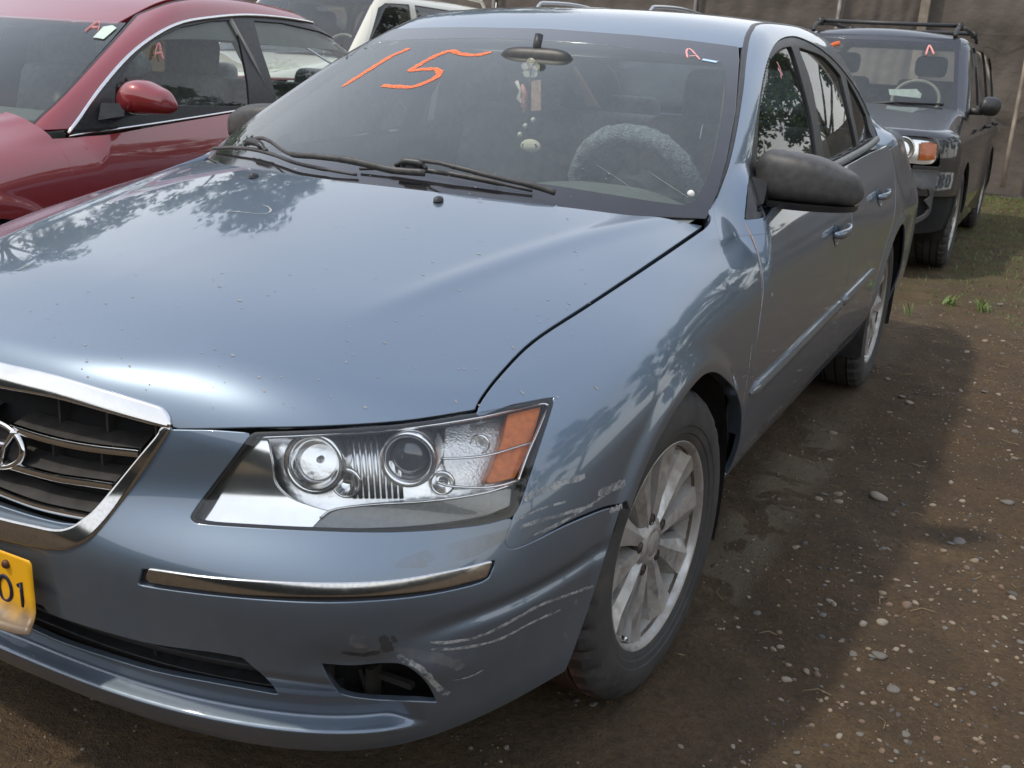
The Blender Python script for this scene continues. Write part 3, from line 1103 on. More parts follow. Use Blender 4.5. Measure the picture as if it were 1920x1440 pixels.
Vb, Tb = cyl_patch(F_low, 0, 1.35, .36, .84, 330, 150)
Vb, Tb = clip(Vb, Tb, -Vb[:, 0])
sx = Vb[:, 0] > .2
V, T = clips(Vb, Tb, lambda V: poly_sd(topx(V), STRIP) + 1.2, lambda V: -poly_sd(topx(V), STRIP_C) - .5)
panel('bumper_strip_bed', V, T, F_low, BLACK_GLOSS, sedan, offset=-.006, mirror='copy', flange=0)
V, T = clips(Vb, Tb, lambda V: poly_sd(topx(V), STRIP_C) + .6)
panel('bumper_strip', V, T, F_low, CHROME_D, sedan, offset=.003, mirror='copy', flange=.01, roll=.003)

TOPB = [(317, 798), (300, 794), (200, 767), (100, 740), (0, 722), (-90, 702), (-160, 690)]
V, T = clips(Vb, Tb, lambda V: poly_sd(topx(V), GR_OUT) + 1.5, side_of(catmull(TOPB, 4), (100, 715)))
panel('grille_top_bar', V, T, F_low, CHROME, sedan, offset=.006, mirror='weld', flange=.02, roll=.005)
GR_IN = np.array([(305, 806), (303, 812)] + catmull([(296, 822), (245, 884), (185, 955), (160, 976), (138, 991), (108, 997), (60, 988), (0, 974), (-90, 948), (-160, 930)], 4).tolist() + [(-160, 690)] + TOPB[::-1][1:])
V, T = clips(Vb, Tb, lambda V: poly_sd(topx(V), GR_OUT) + 1.0, lambda V: -poly_sd(topx(V), GR_IN), side_of(catmull([(330, 799), (317, 803), (300, 798), (200, 771), (100, 744), (0, 726), (-90, 706), (-160, 694)], 4), (100, 1000)))
panel('grille_surround', V, T, F_low, CHROME_D, sedan, offset=.005, mirror='weld', flange=.03, roll=.005)
GRILLE_DK = simple('dusty grille plastic', (.030, .028, .026), .55, 0, .35, 40)
GRILLE_BR = simple('muddy mesh', (.060, .042, .030), .9, 0, .6, 35)
grille = None
Fg = F_off(F_low, .075)
V, T = cyl_patch(Fg, 0, .7, .42, .80, 60, 30)
V, T = clips(V, T, lambda V: -V[:, 0], lambda V: poly_sd(topx(V), GR_OUT) - 25)
grille = panel('grille', V, T, Fg, GRILLE_BR, sedan, mirror='weld', flange=0)


def sweep(path, prof, up=(0, 0, 1)):
    """profile points (out, up) swept along a path; out = horizontal normal of the path (towards -y)"""
    P = np.asarray(path, float)
    Tn = np.gradient(P, axis=0); Tn /= np.linalg.norm(Tn, axis=1)[:, None]
    U = np.array(up, float)
    V = []; F = []; n = len(prof)
    for i in range(len(P)):
        o = np.cross(Tn[i], U); o /= np.linalg.norm(o)
        for (a, b) in prof: V.append(P[i] + o * a + U * b)
    for i in range(len(P) - 1):
        for j in range(n - 1):
            F.append((i * n + j, (i + 1) * n + j, (i + 1) * n + j + 1, i * n + j + 1))
    return V, F



SL = [[(22, 801), (80, 820), (140, 834), (200, 843), (262, 849)], [(14, 870), (60, 883), (110, 896), (160, 903), (214, 911)], [(-70, 893), (0, 921), (60, 944), (110, 957), (168, 968)]]
for k, sl in enumerate(SL):
    P = trace(F_off(F_low, .022), catmull(sl, 6))
    P[:, 2] = np.convolve(np.pad(P[:, 2], 3, mode='edge'), np.ones(7) / 7, 'valid')
    P = P[P[:, 0] > .001]
    if k == 2: P = np.vstack([[0, P[0, 1], P[0, 2]], P])
    ch = sweep(P, [(-.002, .007), (.004, .006), (.006, .001), (.004, -.006), (-.003, -.007)])
    bl = sweep(P, [(-.044, .018), (-.022, .011), (-.004, .0055), (-.003, -.0065), (-.020, -.010), (-.040, -.010)])
    for q_ in ((lambda v: v), mirx):
        b_ = vf_obj('slat', q_(bl), GRILLE_DK, grille, angle=50)
        b_.matrix_parent_inverse = Matrix.Identity(4)
        c_ = vf_obj('slat_trim', q_(ch), CHROME, grille, angle=50)
        c_.matrix_parent_inverse = Matrix.Identity(4)
    if k < 2:
        for x_ in (.10, .20, .29):
            i_ = int(np.argmin(abs(P[:, 0] - x_)))
            if abs(P[i_, 0] - x_) > .02: continue
            for sgn in (1, -1):
                r_ = box_obj('rib', (P[i_, 0] * sgn, P[i_, 1] + .050, P[i_, 2] + .03), (.005, .03, .07), GRILLE_DK, grille)
                r_.matrix_parent_inverse = Matrix.Identity(4)
# body coloured ledge at the foot of the grille
V, T = clips(Vb, Tb, lambda V: poly_sd(topx(V), GR_IN) - 6, side_of(catmull([(-160, 905), (-90, 925), (0, 956), (60, 974), (110, 984), (150, 984)], 4), (40, 1000)))
panel('grille_ledge', V, T, F_low, PAINT, sedan, offset=-.012, mirror='weld', flange=.02)

# emblem: oval ring with a slanted H on a dark backing
ec = at(np.array([-10., 831.]), 'x', 0.0); ec[1] += .0
E_n = np.array([0, -1, .18]); E_n /= np.linalg.norm(E_n); E_u = np.cross(np.array([1., 0, 0]), E_n) * -1; E_u = E_u if E_u[2] > 0 else -E_u
tt = np.linspace(0, 2 * PI, 48, endpoint=False)
ring = [ec + np.array([1, 0, 0]) * .068 * math.cos(a) + E_u * .037 * math.sin(a) for a in tt]
emb = vf_obj('emblem', tube(ring, .0058, 10, closed=True), CHROME, sedan)
back = [ec - E_n * .004 + np.array([1, 0, 0]) * .067 * math.cos(a) + E_u * .036 * math.sin(a) for a in tt]
bm_ = ([ec - E_n * .004] + back, [(0, i + 1, (i + 1) % 48 + 1) for i in range(48)])
vf_obj('emblem_backing', bm_, BLACK_GLOSS, sedan)
hV = []
for sgn in (-1, 1):
    pth = [ec + E_n * .002 + np.array([1, 0, 0]) * (sgn * .026 + s_ * .016 + sgn * .008 * abs(s_)) + E_u * (.033 * s_) for s_ in np.linspace(-1, 1, 9)]
    hV.append(tube(pth, [.0035 + .0035 * abs(s_) for s_ in np.linspace(-1, 1, 9)], 8))
hV.append(tube([ec + E_n * .002 + np.array([-.026, 0, 0]) - E_u * .004, ec + E_n * .002 + np.array([.026, 0, 0]) + E_u * .004], .0048, 8))
vf_obj('emblem_letter', merge(hV), CHROME, sedan)

# number plate, bottom edge bent outwards
PLATE = NB('yellow plate')
n1 = PLATE.noise(18, 4)
geo = PLATE.n('ShaderNodeNewGeometry'); sxyz = PLATE.n('ShaderNodeSeparateXYZ'); PLATE.l(geo.outputs['Position'], sxyz.inputs[0])
mud = PLATE.ramp(PLATE.math('ADD', sxyz.outputs['Z'], PLATE.math('MULTIPLY', n1, .05)), [(.405, 1.0), (.435, 0.0)])
PLATE = PLATE.done(PLATE.bsdf(PLATE.mix(mud, (.80, .40, .010), (.10, .062, .030)), .42, 0))
vs = [(0, 0), (.005, .0), (.02, 0), (.05, 0), (.075, 0), (.088, .002), (.097, .009), (.105, .021), (.109, .036)]
V = []; F = []
xs_ = np.linspace(-.152, .152, 25)
for i, x_ in enumerate(xs_):
    for j, (dn, out) in enumerate(vs):
        wob = .004 * math.sin(x_ * 40) * (j / 8) ** 2
        V.append((x_ * (1 if 0 < j else .965) + (.02 * (j / 8) ** 4 if x_ > .12 else 0), -.943 - out * (1 + .3 * math.sin(x_ * 25)) + .25 * x_ * x_ * 0, .484 - dn + wob))
nv_ = len(vs)
for i in range(len(xs_) - 1):
    for j in range(nv_ - 1): F.append((i * nv_ + j, i * nv_ + j + 1, (i + 1) * nv_ + j + 1, (i + 1) * nv_ + j))
pl = vf_obj('number_plate', (V, F), PLATE, sedan)
md = pl.modifiers.new('t', 'SOLIDIFY'); md.thickness = .0015; md.offset = 0
INK = simple('dark blue print', (.012, .010, .035), .5, 0)


def digit(path, r=.0038, closed=False):
    return tube(path, r, 8, closed=closed, squash=.5)


d0 = [(.086 + .0145 * math.cos(a), -.9445, .418 + .022 * math.sin(a)) for a in tt]
dg = [digit(d0, .0038, True), digit([(.117, -.9445, .432), (.1245, -.9445, .440), (.1250, -.9445, .418), (.1255, -.9445, .397)], .0038)]
vf_obj('plate_number', merge(dg), INK, pl).matrix_parent_inverse = Matrix.Identity(4)
sc_ = vf_obj('plate_screw', lathe([(-.950, .0001), (-.950, .005), (-.947, .0075), (-.943, .0075)], 12, 'y', (.094, 0, .4640)), simple('rusty screw', (.10, .05, .03), .6, .6), pl)
sc_.matrix_parent_inverse = Matrix.Identity(4)

# headlamp
HLN = HL
Vh, Th = cyl_patch(F_low, .35, 1.25, .50, .88, 260, 120)
hl = panel('headlight', *clips(Vh, Th, lambda V: poly_sd(topx(V), HL) + 1.0, lambda V: -poly_sd(topx(V), HL) - 5.0), F_low, RUBBER, sedan, offset=-.002, flange=.02, mirror='copy')


def hchild(o):
    o.matrix_parent_inverse = Matrix.Identity(4)
    return o


def hpanel(name, px, mat, depth, flange=.0, off=0.0, roll=.0015, cut=None):
    Fn = F_off(F_low, depth)
    Va, Ta = cyl_patch(Fn, .32, 1.3, .48, .88, 200, 100)
    fn = [lambda V: poly_sd(topx(V), px)]
    Va, Ta = clips(Va, Ta, *fn)
    if len(Ta) == 0: return None
    o = panel(name, Va, Ta, Fn, mat, None, offset=off, flange=flange, roll=roll)
    o.parent = hl
    m2 = bpy.data.objects.new(name, mirror_mesh(o.data)); COL.objects.link(m2); m2.parent = hl_r
    return o


def mirror_mesh(me):
    n = len(me.vertices)
    co = np.zeros(n * 3); me.vertices.foreach_get('co', co); co = co.reshape(-1, 3) * [-1, 1, 1]
    r = raw_mesh(me.name, co, [list(p.vertices)[::-1] for p in me.polygons], True)
    for mm in me.materials: r.materials.append(mm)
    return r


hl_r = [o for o in COL.objects if o.name.startswith('headlight') and o is not hl][0]
REFL = simple('lamp reflector', (.95, .95, .94), .12, .92, .03, 30)
REFL_S = simple('satin lamp bezel', (.95, .95, .93), .25, .9, .03, 30)
REFL_H = simple('rippled chrome housing', (.95, .95, .94), .26, 1.0, .03, 30, .8, 45)
hpanel('lens', HL + 0, LENS, 0, 0)
grow = HL + (HL - HL.mean(0)) * .03
hpanel('lamp_housing', grow, REFL_H, .060, 0)
# chrome wedge at the inner end
hpanel('chrome_bezel', np.array([(368, 972)] + catmull([(372, 962), (410, 912), (450, 858), (484, 822)], 4).tolist() + catmull([(500, 822), (508, 860), (515, 905), (545, 935), (600, 955), (625, 962), (600, 982), (575, 990)], 4).tolist() + [(440, 983)]), REFL, .024, .008, 0, .0015)
hpanel('lower_lens_strip', np.array(catmull([(588, 989), (612, 968), (650, 953), (750, 945), (850, 938), (958, 916)], 4).tolist() + catmull([(955, 948), (900, 968), (800, 983), (700, 989), (600, 992)], 4).tolist()), simple('dark ribbed lens', (.22, .225, .225), .22, .6, .12, 140, .15, 500), .012, .03, 0, .003)
AMBER = simple('amber reflector', (.95, .22, .015), .30, 0, .2, 90, .6, 700, coat=.5)
hpanel('amber_reflector', np.array([(955, 778), (1014, 756), (1004, 795), (988, 845), (965, 893), (912, 906), (925, 880), (945, 825)]), AMBER, .018, .03, 0, .003)
hpanel('signal_housing', np.array([(838, 800), (950, 778), (945, 825), (925, 880), (905, 910), (850, 915), (835, 870)]), simple('ribbed signal reflector', (.85, .84, .80), .3, .7, .12, 60, .8, 260), .045, .03, 0, .003)


def lamp_dir(vec):
    n = np.array(vec, float); n /= np.linalg.norm(n)
    a = np.cross([0, 0, 1.], n); a /= np.linalg.norm(a)
    return n, a, np.cross(n, a)


def turned(prof, c, vec, n=48):
    """lathe profile (forward, radius) turned about an axis through c"""
    nn, a, b = lamp_dir(vec)
    V = []; F = []
    for (h, r) in prof:
        for j in range(n):
            t = 2 * PI * j / n
            V.append(c + nn * h + (a * math.cos(t) + b * math.sin(t)) * r)
    for i in range(len(prof) - 1):
        for j in range(n): F.append((i * n + j, (i + 1) * n + j, (i + 1) * n + (j + 1) % n, i * n + (j + 1) % n))
    return V, F


def hset(name, vf, mat, smooth=True, angle=None):
    for par, q_ in ((hl, lambda v: v), (hl_r, mirx)):
        o = vf_obj(name, q_(vf), mat, None, smooth, angle)
        o.parent = par


c1 = trace(F_off(F_low, .035), [(590, 868)])[0]
ax1 = (.30, -1, .12)
hset('reflector_ring', turned([(-.03, .052), (.004, .049), (.008, .046), (.006, .041), (.000, .038), (-.012, .0365), (-.014, .034)], c1, ax1), REFL)
hset('reflector_bowl', turned([(-.014, .034)] + [(-.050 + 30 * r * r, r) for r in np.linspace(.034, .006, 12)] + [(-.052, .006), (-.052, .0005)], c1, ax1), REFL)
hset('bulb', turned([(-.05, .005), (-.02, .005), (-.016, .0035), (-.014, .0004)], c1, ax1, 16), simple('bulb glass', (.55, .55, .55), .1, .6))
c2 = trace(F_off(F_low, .03), [(766, 860)])[0]
ax2 = (.42, -1, .10)
hset('projector_ring', turned([(-.05, .050), (-.01, .047), (.006, .0445), (.009, .041), (.005, .035), (-.004, .0325), (-.012, .030)], c2, ax2), REFL)
pj = NB('projector glass')
pj = pj.done(pj.bsdf((.09, .095, .10), .04, .35, coat=1.0))
hset('projector_lens', turned([(-.016 + .020 * math.cos(a), .031 * math.sin(a)) for a in np.linspace(PI / 2, .02, 12)], c2, ax2), pj)
for (cx_, cy_, r_) in ((900, 832, .013), (650, 905, .020), (830, 905, .016)):
    cc = trace(F_off(F_low, .042), [(cx_, cy_)])[0]
    hset('reflector_dish', turned([(.0, r_ * 1.25), (.006, r_ * 1.15), (.003, r_), (-.008, r_ * .75), (-.012, r_ * .3), (-.012, .0005)], cc, (.35, -1, .1), 28), REFL)
for pxs, w_, dp in (([(826, 860), (880, 858), (930, 850), (1000, 828)], .0022, .008), ([(818, 904), (850, 912), (920, 913), (985, 897)], .0022, .010), ([(600, 972), (628, 955), (700, 946), (800, 940), (900, 926), (962, 908)], .0022, .008),
                    ([(478, 821), (600, 815), (760, 803), (900, 783), (1020, 757), (1016, 790), (990, 850), (970, 905)], .0028, .006)):
    P = trace(F_off(F_low, dp), catmull(pxs, 5))
    hset('bezel_line', tube(P, w_, 6), REFL)
for k in range(9):
    x0 = 655 + k * 11
    P = trace(F_off(F_low, .048), [(x0, 815 - k * 1.3), (x0 + 6, 870), (x0 + 10, 935)])
    hset('reflector_rib', tube(P, .0035, 6), REFL_S)

# bare bracket and torn liner inside the empty fog lamp openings
for sgn in (1, -1):
    pc = trace(F_off(F_low, .05), [(700, 1285)])[0]; pc = pc * [sgn, 1, 1]
    vf_obj('fog_bracket', merge([boxvf(pc + [0.0 * sgn, .0, .0], (.012, .03, .075)), boxvf(pc + [.035 * sgn, .01, .018], (.07, .012, .010)), tube([pc + [-.03 * sgn, 0, .03], pc + [0, -.01, -.02], pc + [.05 * sgn, .01, -.03]], .005, 6)]), simple('muddy bracket', (.035, .030, .025), .8) if 'muddy bracket' not in MATS else MATS['muddy bracket'], sedan, smooth=False)
# cross ribs inside the lower air intake
V, T = cyl_patch(F_off(F_low, .03), 0, 1.0, .22, .42, 80, 30)
for (zz, hh) in ((.335, .007), (.285, .006)):
    V_, T_ = clips(V, T, lambda V: -V[:, 0], lambda V: abs(V[:, 2] - zz) - hh, lambda V: V[:, 0] - .60)
    if len(T_): panel('intake_bar', V_, T_, F_off(F_low, .03), BLACK_TRIM, sedan, mirror='weld', flange=.03)
for x_ in (.28, .0):
    for sgn in ((1, -1) if x_ else (1,)):
        P = at(np.array([300., 1240.]), 'y', -.86)
        box_obj('intake_rib', (x_ * sgn, -.815 + .25 * x_ * x_, .325), (.008, .05, .07), BLACK_TRIM, sedan)

# ------------------------------------------------------------------ wheels
TYRE = NB('dusty tyre')
nt = TYRE.noise(9, 5, .6); nf = TYRE.noise(90, 3)
rc = TYRE.ramp(nt, [(.35, (.030, .029, .028)), (.60, (.050, .048, .045)), (.80, (.085, .070, .055))])
geo = TYRE.n('ShaderNodeNewGeometry'); sxyz = TYRE.n('ShaderNodeSeparateXYZ'); TYRE.l(TYRE.obj(), sxyz.inputs[0])
rust = TYRE.ramp(TYRE.math('ADD', sxyz.outputs['X'], TYRE.math('MULTIPLY', TYRE.noise(12, 5, .7), .03)), [(.065, 1.0), (.098, 0.0)])
tc2 = TYRE.mix(TYRE.math('MULTIPLY', rust, .75), rc, (.10, .045, .025))
TYRE = TYRE.done(TYRE.bsdf(tc2, .72, 0, TYRE.bump(nf, .3, .002)))
ALLOY = NB('brushed dirty alloy')
na = ALLOY.noise(6, 5, .65); nb_ = ALLOY.noise(40, 4, .6)
dm = ALLOY.ramp(ALLOY.mix(.5, na, nb_), [(.42, 0.0), (.62, 1.0)])
ALLOY = ALLOY.done(ALLOY.bsdf(ALLOY.mix(ALLOY.math('MULTIPLY', dm, .55), (.46, .455, .44), (.26, .21, .15)), ALLOY.math('ADD', .33, ALLOY.math('MULTIPLY', dm, .3)), ALLOY.math('SUBTRACT', .82, ALLOY.math('MULTIPLY', dm, .6))))
ALLOY_IN = simple('brake dust grime', (.14, .115, .085), .75, .2, .4, 25)
DISC = simple('brake disc', (.10, .085, .075), .5, .7, .3, 15)


def tyre_vf(R=.334, w=.215, rim=.226, n=144):
    h = w / 2
    prof = [(-h + .018, rim, 0), (-h + .006, rim + .018, 0), (-h, rim + .045, 0), (-h + .004, R - .036, 0), (-h + .015, R - .014, 0), (-h + .028, R - .004, 1), (-h + .050, R, 1), (-.052, R + .001, 0), (-.050, R - .007, 0), (-.042, R - .007, 0), (-.040, R + .001, 0), (-.006, R + .0015, 0), (-.004, R - .007, 0), (.004, R - .007, 0), (.006, R + .0015, 0),
            (.040, R + .001, 0), (.042, R - .007, 0), (.050, R - .007, 0), (.052, R + .001, 0), (h - .050, R, 1), (h - .028, R - .004, 1), (h - .018, R - .011, 1), (h - .010, R - .020, 2), (h - .004, R - .034, 0), (h - .0005, rim + .052, 0), (h, rim + .044, 0), (h - .001, rim + .034, 0), (h - .003, rim + .032, 0), (h - .005, rim + .018, 0), (h - .008, rim + .015, 0), (h - .010, rim + .004, 0), (h - .014, rim - .002, 0)]
    V = []; F = []
    for (x, r, k) in prof:
        for j in range(n):
            t = 2 * PI * j / n
            rr = r - (.0085 if (k and j % 4 == 0) else 0)
            V.append((x, rr * math.cos(t), rr * math.sin(t)))
    for i in range(len(prof) - 1):
        for j in range(n): F.append((i * n + j, i * n + (j + 1) % n, (i + 1) * n + (j + 1) % n, (i + 1) * n + j))
    return V, F


def rim_vf(R=.226, h=.1075):
    o = h - .018
    prof = [(o - .004, R + .001), (o + .004, R + .0015), (o + .006, R - .002), (o + .004, R - .007), (o - .002, R - .011), (o - .018, R - .016), (o - .06, R - .022), (-h + .04, R - .026), (-h + .01, R - .006)]
    return lathe(prof, 96, 'x')


def spoke_vf(k, n=10):
    """one blade of the fan-shaped wheel: flat face, a folded flank and depth"""
    a = 2 * PI * k / n + .12
    side = 1 if k % 2 == 0 else -1
    V = []; F = []
    st = [(.036, .62, .0, .068), (.070, .50, .10, .071), (.12, .38, .12, .073), (.17, .385, .13, .074), (.214, .40, .13, .080), (.2215, .40, .13, .086)]
    for (r, w, sh, xx) in st:
        pts = [(-w * .62, xx - .036), (-w * .50, xx - .004), (-w * .30 * side - .02 * side, xx + .004), (w * .46, xx - .002), (w * .62, xx - .036)]
        if side > 0: pts = [(-w * .62, xx - .036), (-w * .52, xx - .010), (-w * .12, xx + .004), (w * .48, xx), (w * .60, xx - .036)]
        else: pts = [(-w * .60, xx - .036), (-w * .48, xx), (w * .12, xx + .004), (w * .52, xx - .010), (w * .62, xx - .036)]
        for (da, x) in pts:
            V.append((x, r * math.cos(a + da), r * math.sin(a + da)))
    m_ = 5
    for i in range(len(st) - 1):
        for j in range(m_ - 1): F.append((i * m_ + j, i * m_ + j + 1, (i + 1) * m_ + j + 1, (i + 1) * m_ + j))
    return V, F


TYRE_G = simple('grey dusty tyre', (.045, .043, .040), .78, 0, .4, 9, .3, 90)


def wheel_meshes():
    ms = {}
    ms['tyre'] = raw_mesh('tyre', *tyre_vf()); ms['tyre'].materials.append(TYRE); ms['tyre'].set_sharp_from_angle(angle=math.radians(24))
    ms['tyre2'] = ms['tyre'].copy(); ms['tyre2'].materials.clear(); ms['tyre2'].materials.append(TYRE_G)
    ms['rim'] = raw_mesh('rim', *rim_vf()); ms['rim'].materials.append(ALLOY); ms['rim'].set_sharp_from_angle(angle=math.radians(50))
    ms['barrel'] = raw_mesh('rim_barrel', *lathe([(.080, .2105), (.03, .2095), (-.06, .205), (-.10, .20)], 64, 'x')); ms['barrel'].materials.append(ALLOY_IN)
    ms['spoke'] = []
    for k in range(10):
        me = raw_mesh('spoke', *spoke_vf(k), smooth=False); me.materials.append(ALLOY); ms['spoke'].append(me)
    ms['hub'] = raw_mesh('hub_cap', *lathe([(.045, .062), (.070, .055), (.077, .038), (.079, .032), (.077, .029), (.078, .027), (.080, .015), (.081, .0003)], 40, 'x')); ms['hub'].materials.append(ALLOY)
    lug = []
    for k in range(5):
        a = 2 * PI * k / 5 + .12 + PI / 10
        c, s_ = .057 * math.cos(a), .057 * math.sin(a)
        me = raw_mesh('lug_nut', *lathe([(.060, .013), (.074, .0125), (.0745, .010), (.064, .0095), (.064, .008), (.072, .008), (.074, .006), (.0745, .0005)], 12, 'x', (0, c, s_)), smooth=False)
        me.materials.append(DISC); lug.append(me)
    ms['lug'] = lug
    ms['disc'] = raw_mesh('brake_disc', *merge([lathe([(.0, .05), (.002, .05), (.002, .15), (-.02, .15)], 48, 'x'), lathe([(-.03, .0), (-.03, .205)], 48, 'x'), boxvf((.01, .10, .09), (.05, .07, .09))])); ms['disc'].materials.append(ALLOY_IN)
    ms['valve'] = raw_mesh('valve', *tube([(.07, -.10, -.175), (.085, -.108, -.172)], .0045, 8)); ms['valve'].materials.append(CHROME)
    return ms


WM = wheel_meshes()


def add_wheel(parent, x, y, z, steer=0.0, side=1, spin=0.0, scale=1.0):
    w = bpy.data.objects.new('wheel', None); COL.objects.link(w); w.parent = parent
    w.matrix_parent_inverse = base_matrix(parent).inverted()
    w.location = (x, y, z)
    w.rotation_euler = (spin, 0, (0 if side > 0 else PI) + steer)
    w.scale = (scale,) * 3
    for nm in ('tyre', 'rim', 'barrel', 'hub', 'disc', 'valve'):
        me = WM['tyre2'] if (nm == 'tyre' and not (parent.name == 'sedan' and side > 0 and steer)) else WM[nm]
        o = bpy.data.objects.new(WM[nm].name.split('.')[0], me); COL.objects.link(o); o.parent = w
    for me in WM['spoke'] + WM['lug']:
        o = bpy.data.objects.new(me.name.split('.')[0], me); COL.objects.link(o); o.parent = w
    return w


add_wheel(sedan, .785, 0, .332, -.078, 1, 0.0)
add_wheel(sedan, .785, 2.73, .334, 0, 1, .5)
add_wheel(sedan, -.785, 0, .332, -.078, -1, .2)
add_wheel(sedan, -.785, 2.73, .334, 0, -1, .9)
LINER = simple('muddy wheel liner', (.022, .019, .017), .85, 0, .5, 14, .5, 60)
for (yc, zc) in ((0, .335), (2.73, .345)):
    for sgn in (1, -1):
        V, F = lathe([(.55, .02), (.55, .41), (.86, .40), (.897, .385)], 40, 'x', (0, yc, zc), -.35, PI + (-.45 if yc == 0 else .35))
        vf_obj('wheel_liner', ([(p[0] * sgn, p[1], p[2]) for p in V], F), LINER, sedan)
# engine bay floor and underbody
box_obj('underbody', (0, 1.45, .30), (1.62, 3.9, .10), DARK, sedan)
box_obj('engine_block', (0, -.1, .52), (1.05, .9, .42), DARK, sedan, .05)

# ------------------------------------------------------------------ outside fittings of the sedan
def loft(secs, close_ends=True):
    """list of equal-length rings -> V,F"""
    n = len(secs[0]); V = [p for s_ in secs for p in s_]; F = []
    for i in range(len(secs) - 1):
        for j in range(n): F.append((i * n + j, i * n + (j + 1) % n, (i + 1) * n + (j + 1) % n, (i + 1) * n + j))
    if close_ends: F.append(tuple(range(n))[::-1]); F.append(tuple((len(secs) - 1) * n + j for j in range(n)))
    return V, F


def door_mirror(sgn):
    secs = []
    prof = nspline([0, .08, .2, .45, .7, .86, .95, 1.0], np.array([[.050, 1.022, .036], [.061, 1.032, .055], [.064, 1.034, .072], [.062, 1.032, .085], [.054, 1.024, .078], [.044, 1.015, .060], [.032, 1.008, .036], [.006, 1.002, .010]]))
    for t in np.linspace(0, 1, 26):
        hz, zc, dp = prof(np.array([t]))[0]
        hz = max(hz, .003); dp = max(dp, .006)
        x = .768 + .272 * t
        yb = .845 + .035 * t                      # plane of the glass
        ring = []
        for a in np.linspace(0, 2 * PI, 28, endpoint=False):
            c, s_ = math.cos(a), math.sin(a)
            e = .58
            yy = (abs(c) ** e) * (1 if c > 0 else -1); zz = (abs(s_) ** e) * (1 if s_ > 0 else -1)
            y = yb + (yy * .012 if yy > 0 else yy * dp)
            z = zc + zz * hz
            ring.append((x * sgn, y, z))
        secs.append(ring if sgn > 0 else ring[::-1])
    o = vf_obj('door_mirror', loft(secs), MIRROR_PL, sedan, sub=1)
    # dark glossy lower band
    pth = [(sgn * (.80 + .225 * t), .80 - .03 * math.sin(PI * t) + .055 * t * t, .965 - .0 * t) for t in np.linspace(0, 1, 16)]
    band = loft([[(p[0], p[1] - .030 * (1 - abs(2 * t - 1) ** 6), p[2] - .006), (p[0], p[1] - .034 * (1 - abs(2 * t - 1) ** 6), p[2] + .008), (p[0], p[1] + .06, p[2] + .008), (p[0], p[1] + .06, p[2] - .006)][::sgn] for p, t in zip(pth, np.linspace(0, 1, 16))])
    c = vf_obj('mirror_base', band, BLACK_GLOSS, o, angle=40); c.matrix_parent_inverse = Matrix.Identity(4)
    gl = loft([[(sgn * (.815 + .20 * t), .862 + .03 * t, 1.007 - .038 * (1 - (2 * t - 1) ** 4) ** .5), (sgn * (.815 + .20 * t), .862 + .03 * t, 1.007 + .038 * (1 - (2 * t - 1) ** 4) ** .5), (sgn * (.815 + .20 * t), .858 + .03 * t, 1.007)] for t in np.linspace(.02, .98, 14)])
    c = vf_obj('mirror_glass', gl, CHROME, o); c.matrix_parent_inverse = Matrix.Identity(4)
    ft = loft([[(sgn * .77, .70, .955), (sgn * .77, .86, .955), (sgn * .77, .84, 1.03), (sgn * .77, .74, 1.03)][::sgn], [(sgn * .815, .76, .965), (sgn * .815, .85, .965), (sgn * .815, .845, 1.02), (sgn * .815, .785, 1.02)][::sgn]])
    c = vf_obj('mirror_foot', ft, BLACK_TRIM, o, angle=30); c.matrix_parent_inverse = Matrix.Identity(4)


door_mirror(1); door_mirror(-1)


def surf(Fn, x0, y, z):
    """x of the body side at (y,z)"""
    A = np.array([[1.3, y, z]]); B = np.array([[.4, y, z]])
    return bisect(Fn, A, B)[0]


# door handles with recess
for (y0, z0) in ((1.30, .835), (2.17, .872)):
    P = surf(F_all, 1, y0 + .02, z0)
    for sgn in (1, -1):
        rc_ = []
        n = 20
        cen = surf(F_all, 1, y0 + .035, z0 - .004)
        V = [(cen[0] * sgn - sgn * .006, cen[1], cen[2])]; F = []
        rings = [(.2, -.010), (.6, -.007), (.9, -.001), (1.0, .0012), (1.12, .0002)]
        for rr, off in rings:
            for j in range(n):
                a = 2 * PI * j / n
                q_ = surf(F_all, 1, cen[1] + .040 * rr * math.cos(a), cen[2] + .030 * rr * math.sin(a))
                V.append(((q_[0] + off + .0016) * sgn, q_[1], q_[2]))
        for j in range(n): F.append((0, 1 + j, 1 + (j + 1) % n)[::sgn])
        for i in range(len(rings) - 1):
            for j in range(n): F.append((1 + i * n + j, 1 + (i + 1) * n + j, 1 + (i + 1) * n + (j + 1) % n, 1 + i * n + (j + 1) % n)[::sgn])
        h = vf_obj('door_handle', (V, F), PAINT, sedan)
        secs = []
        for t in np.linspace(0, 1, 16):
            yy = y0 - .045 + .19 * t
            b_ = surf(F_all, 1, yy, z0 + .004 + .008 * t)
            out = .010 + .026 * math.sin(PI * min(1, max(0, t))) ** .5
            rr = .0125 if .1 < t < .9 else .010
            ring = [((b_[0] + out + rr * .6 * math.cos(a)) * sgn, yy, b_[2] + rr * 1.15 * math.sin(a)) for a in np.linspace(0, 2 * PI, 12, endpoint=False)]
            secs.append(ring[::sgn])
        g_ = vf_obj('grip', loft(secs), PAINT, h, sub=1); g_.matrix_parent_inverse = Matrix.Identity(4)

# side mouldings, split at the door gap
def mould_z(y): return .553 + .047 * (y - .45) / 1.7


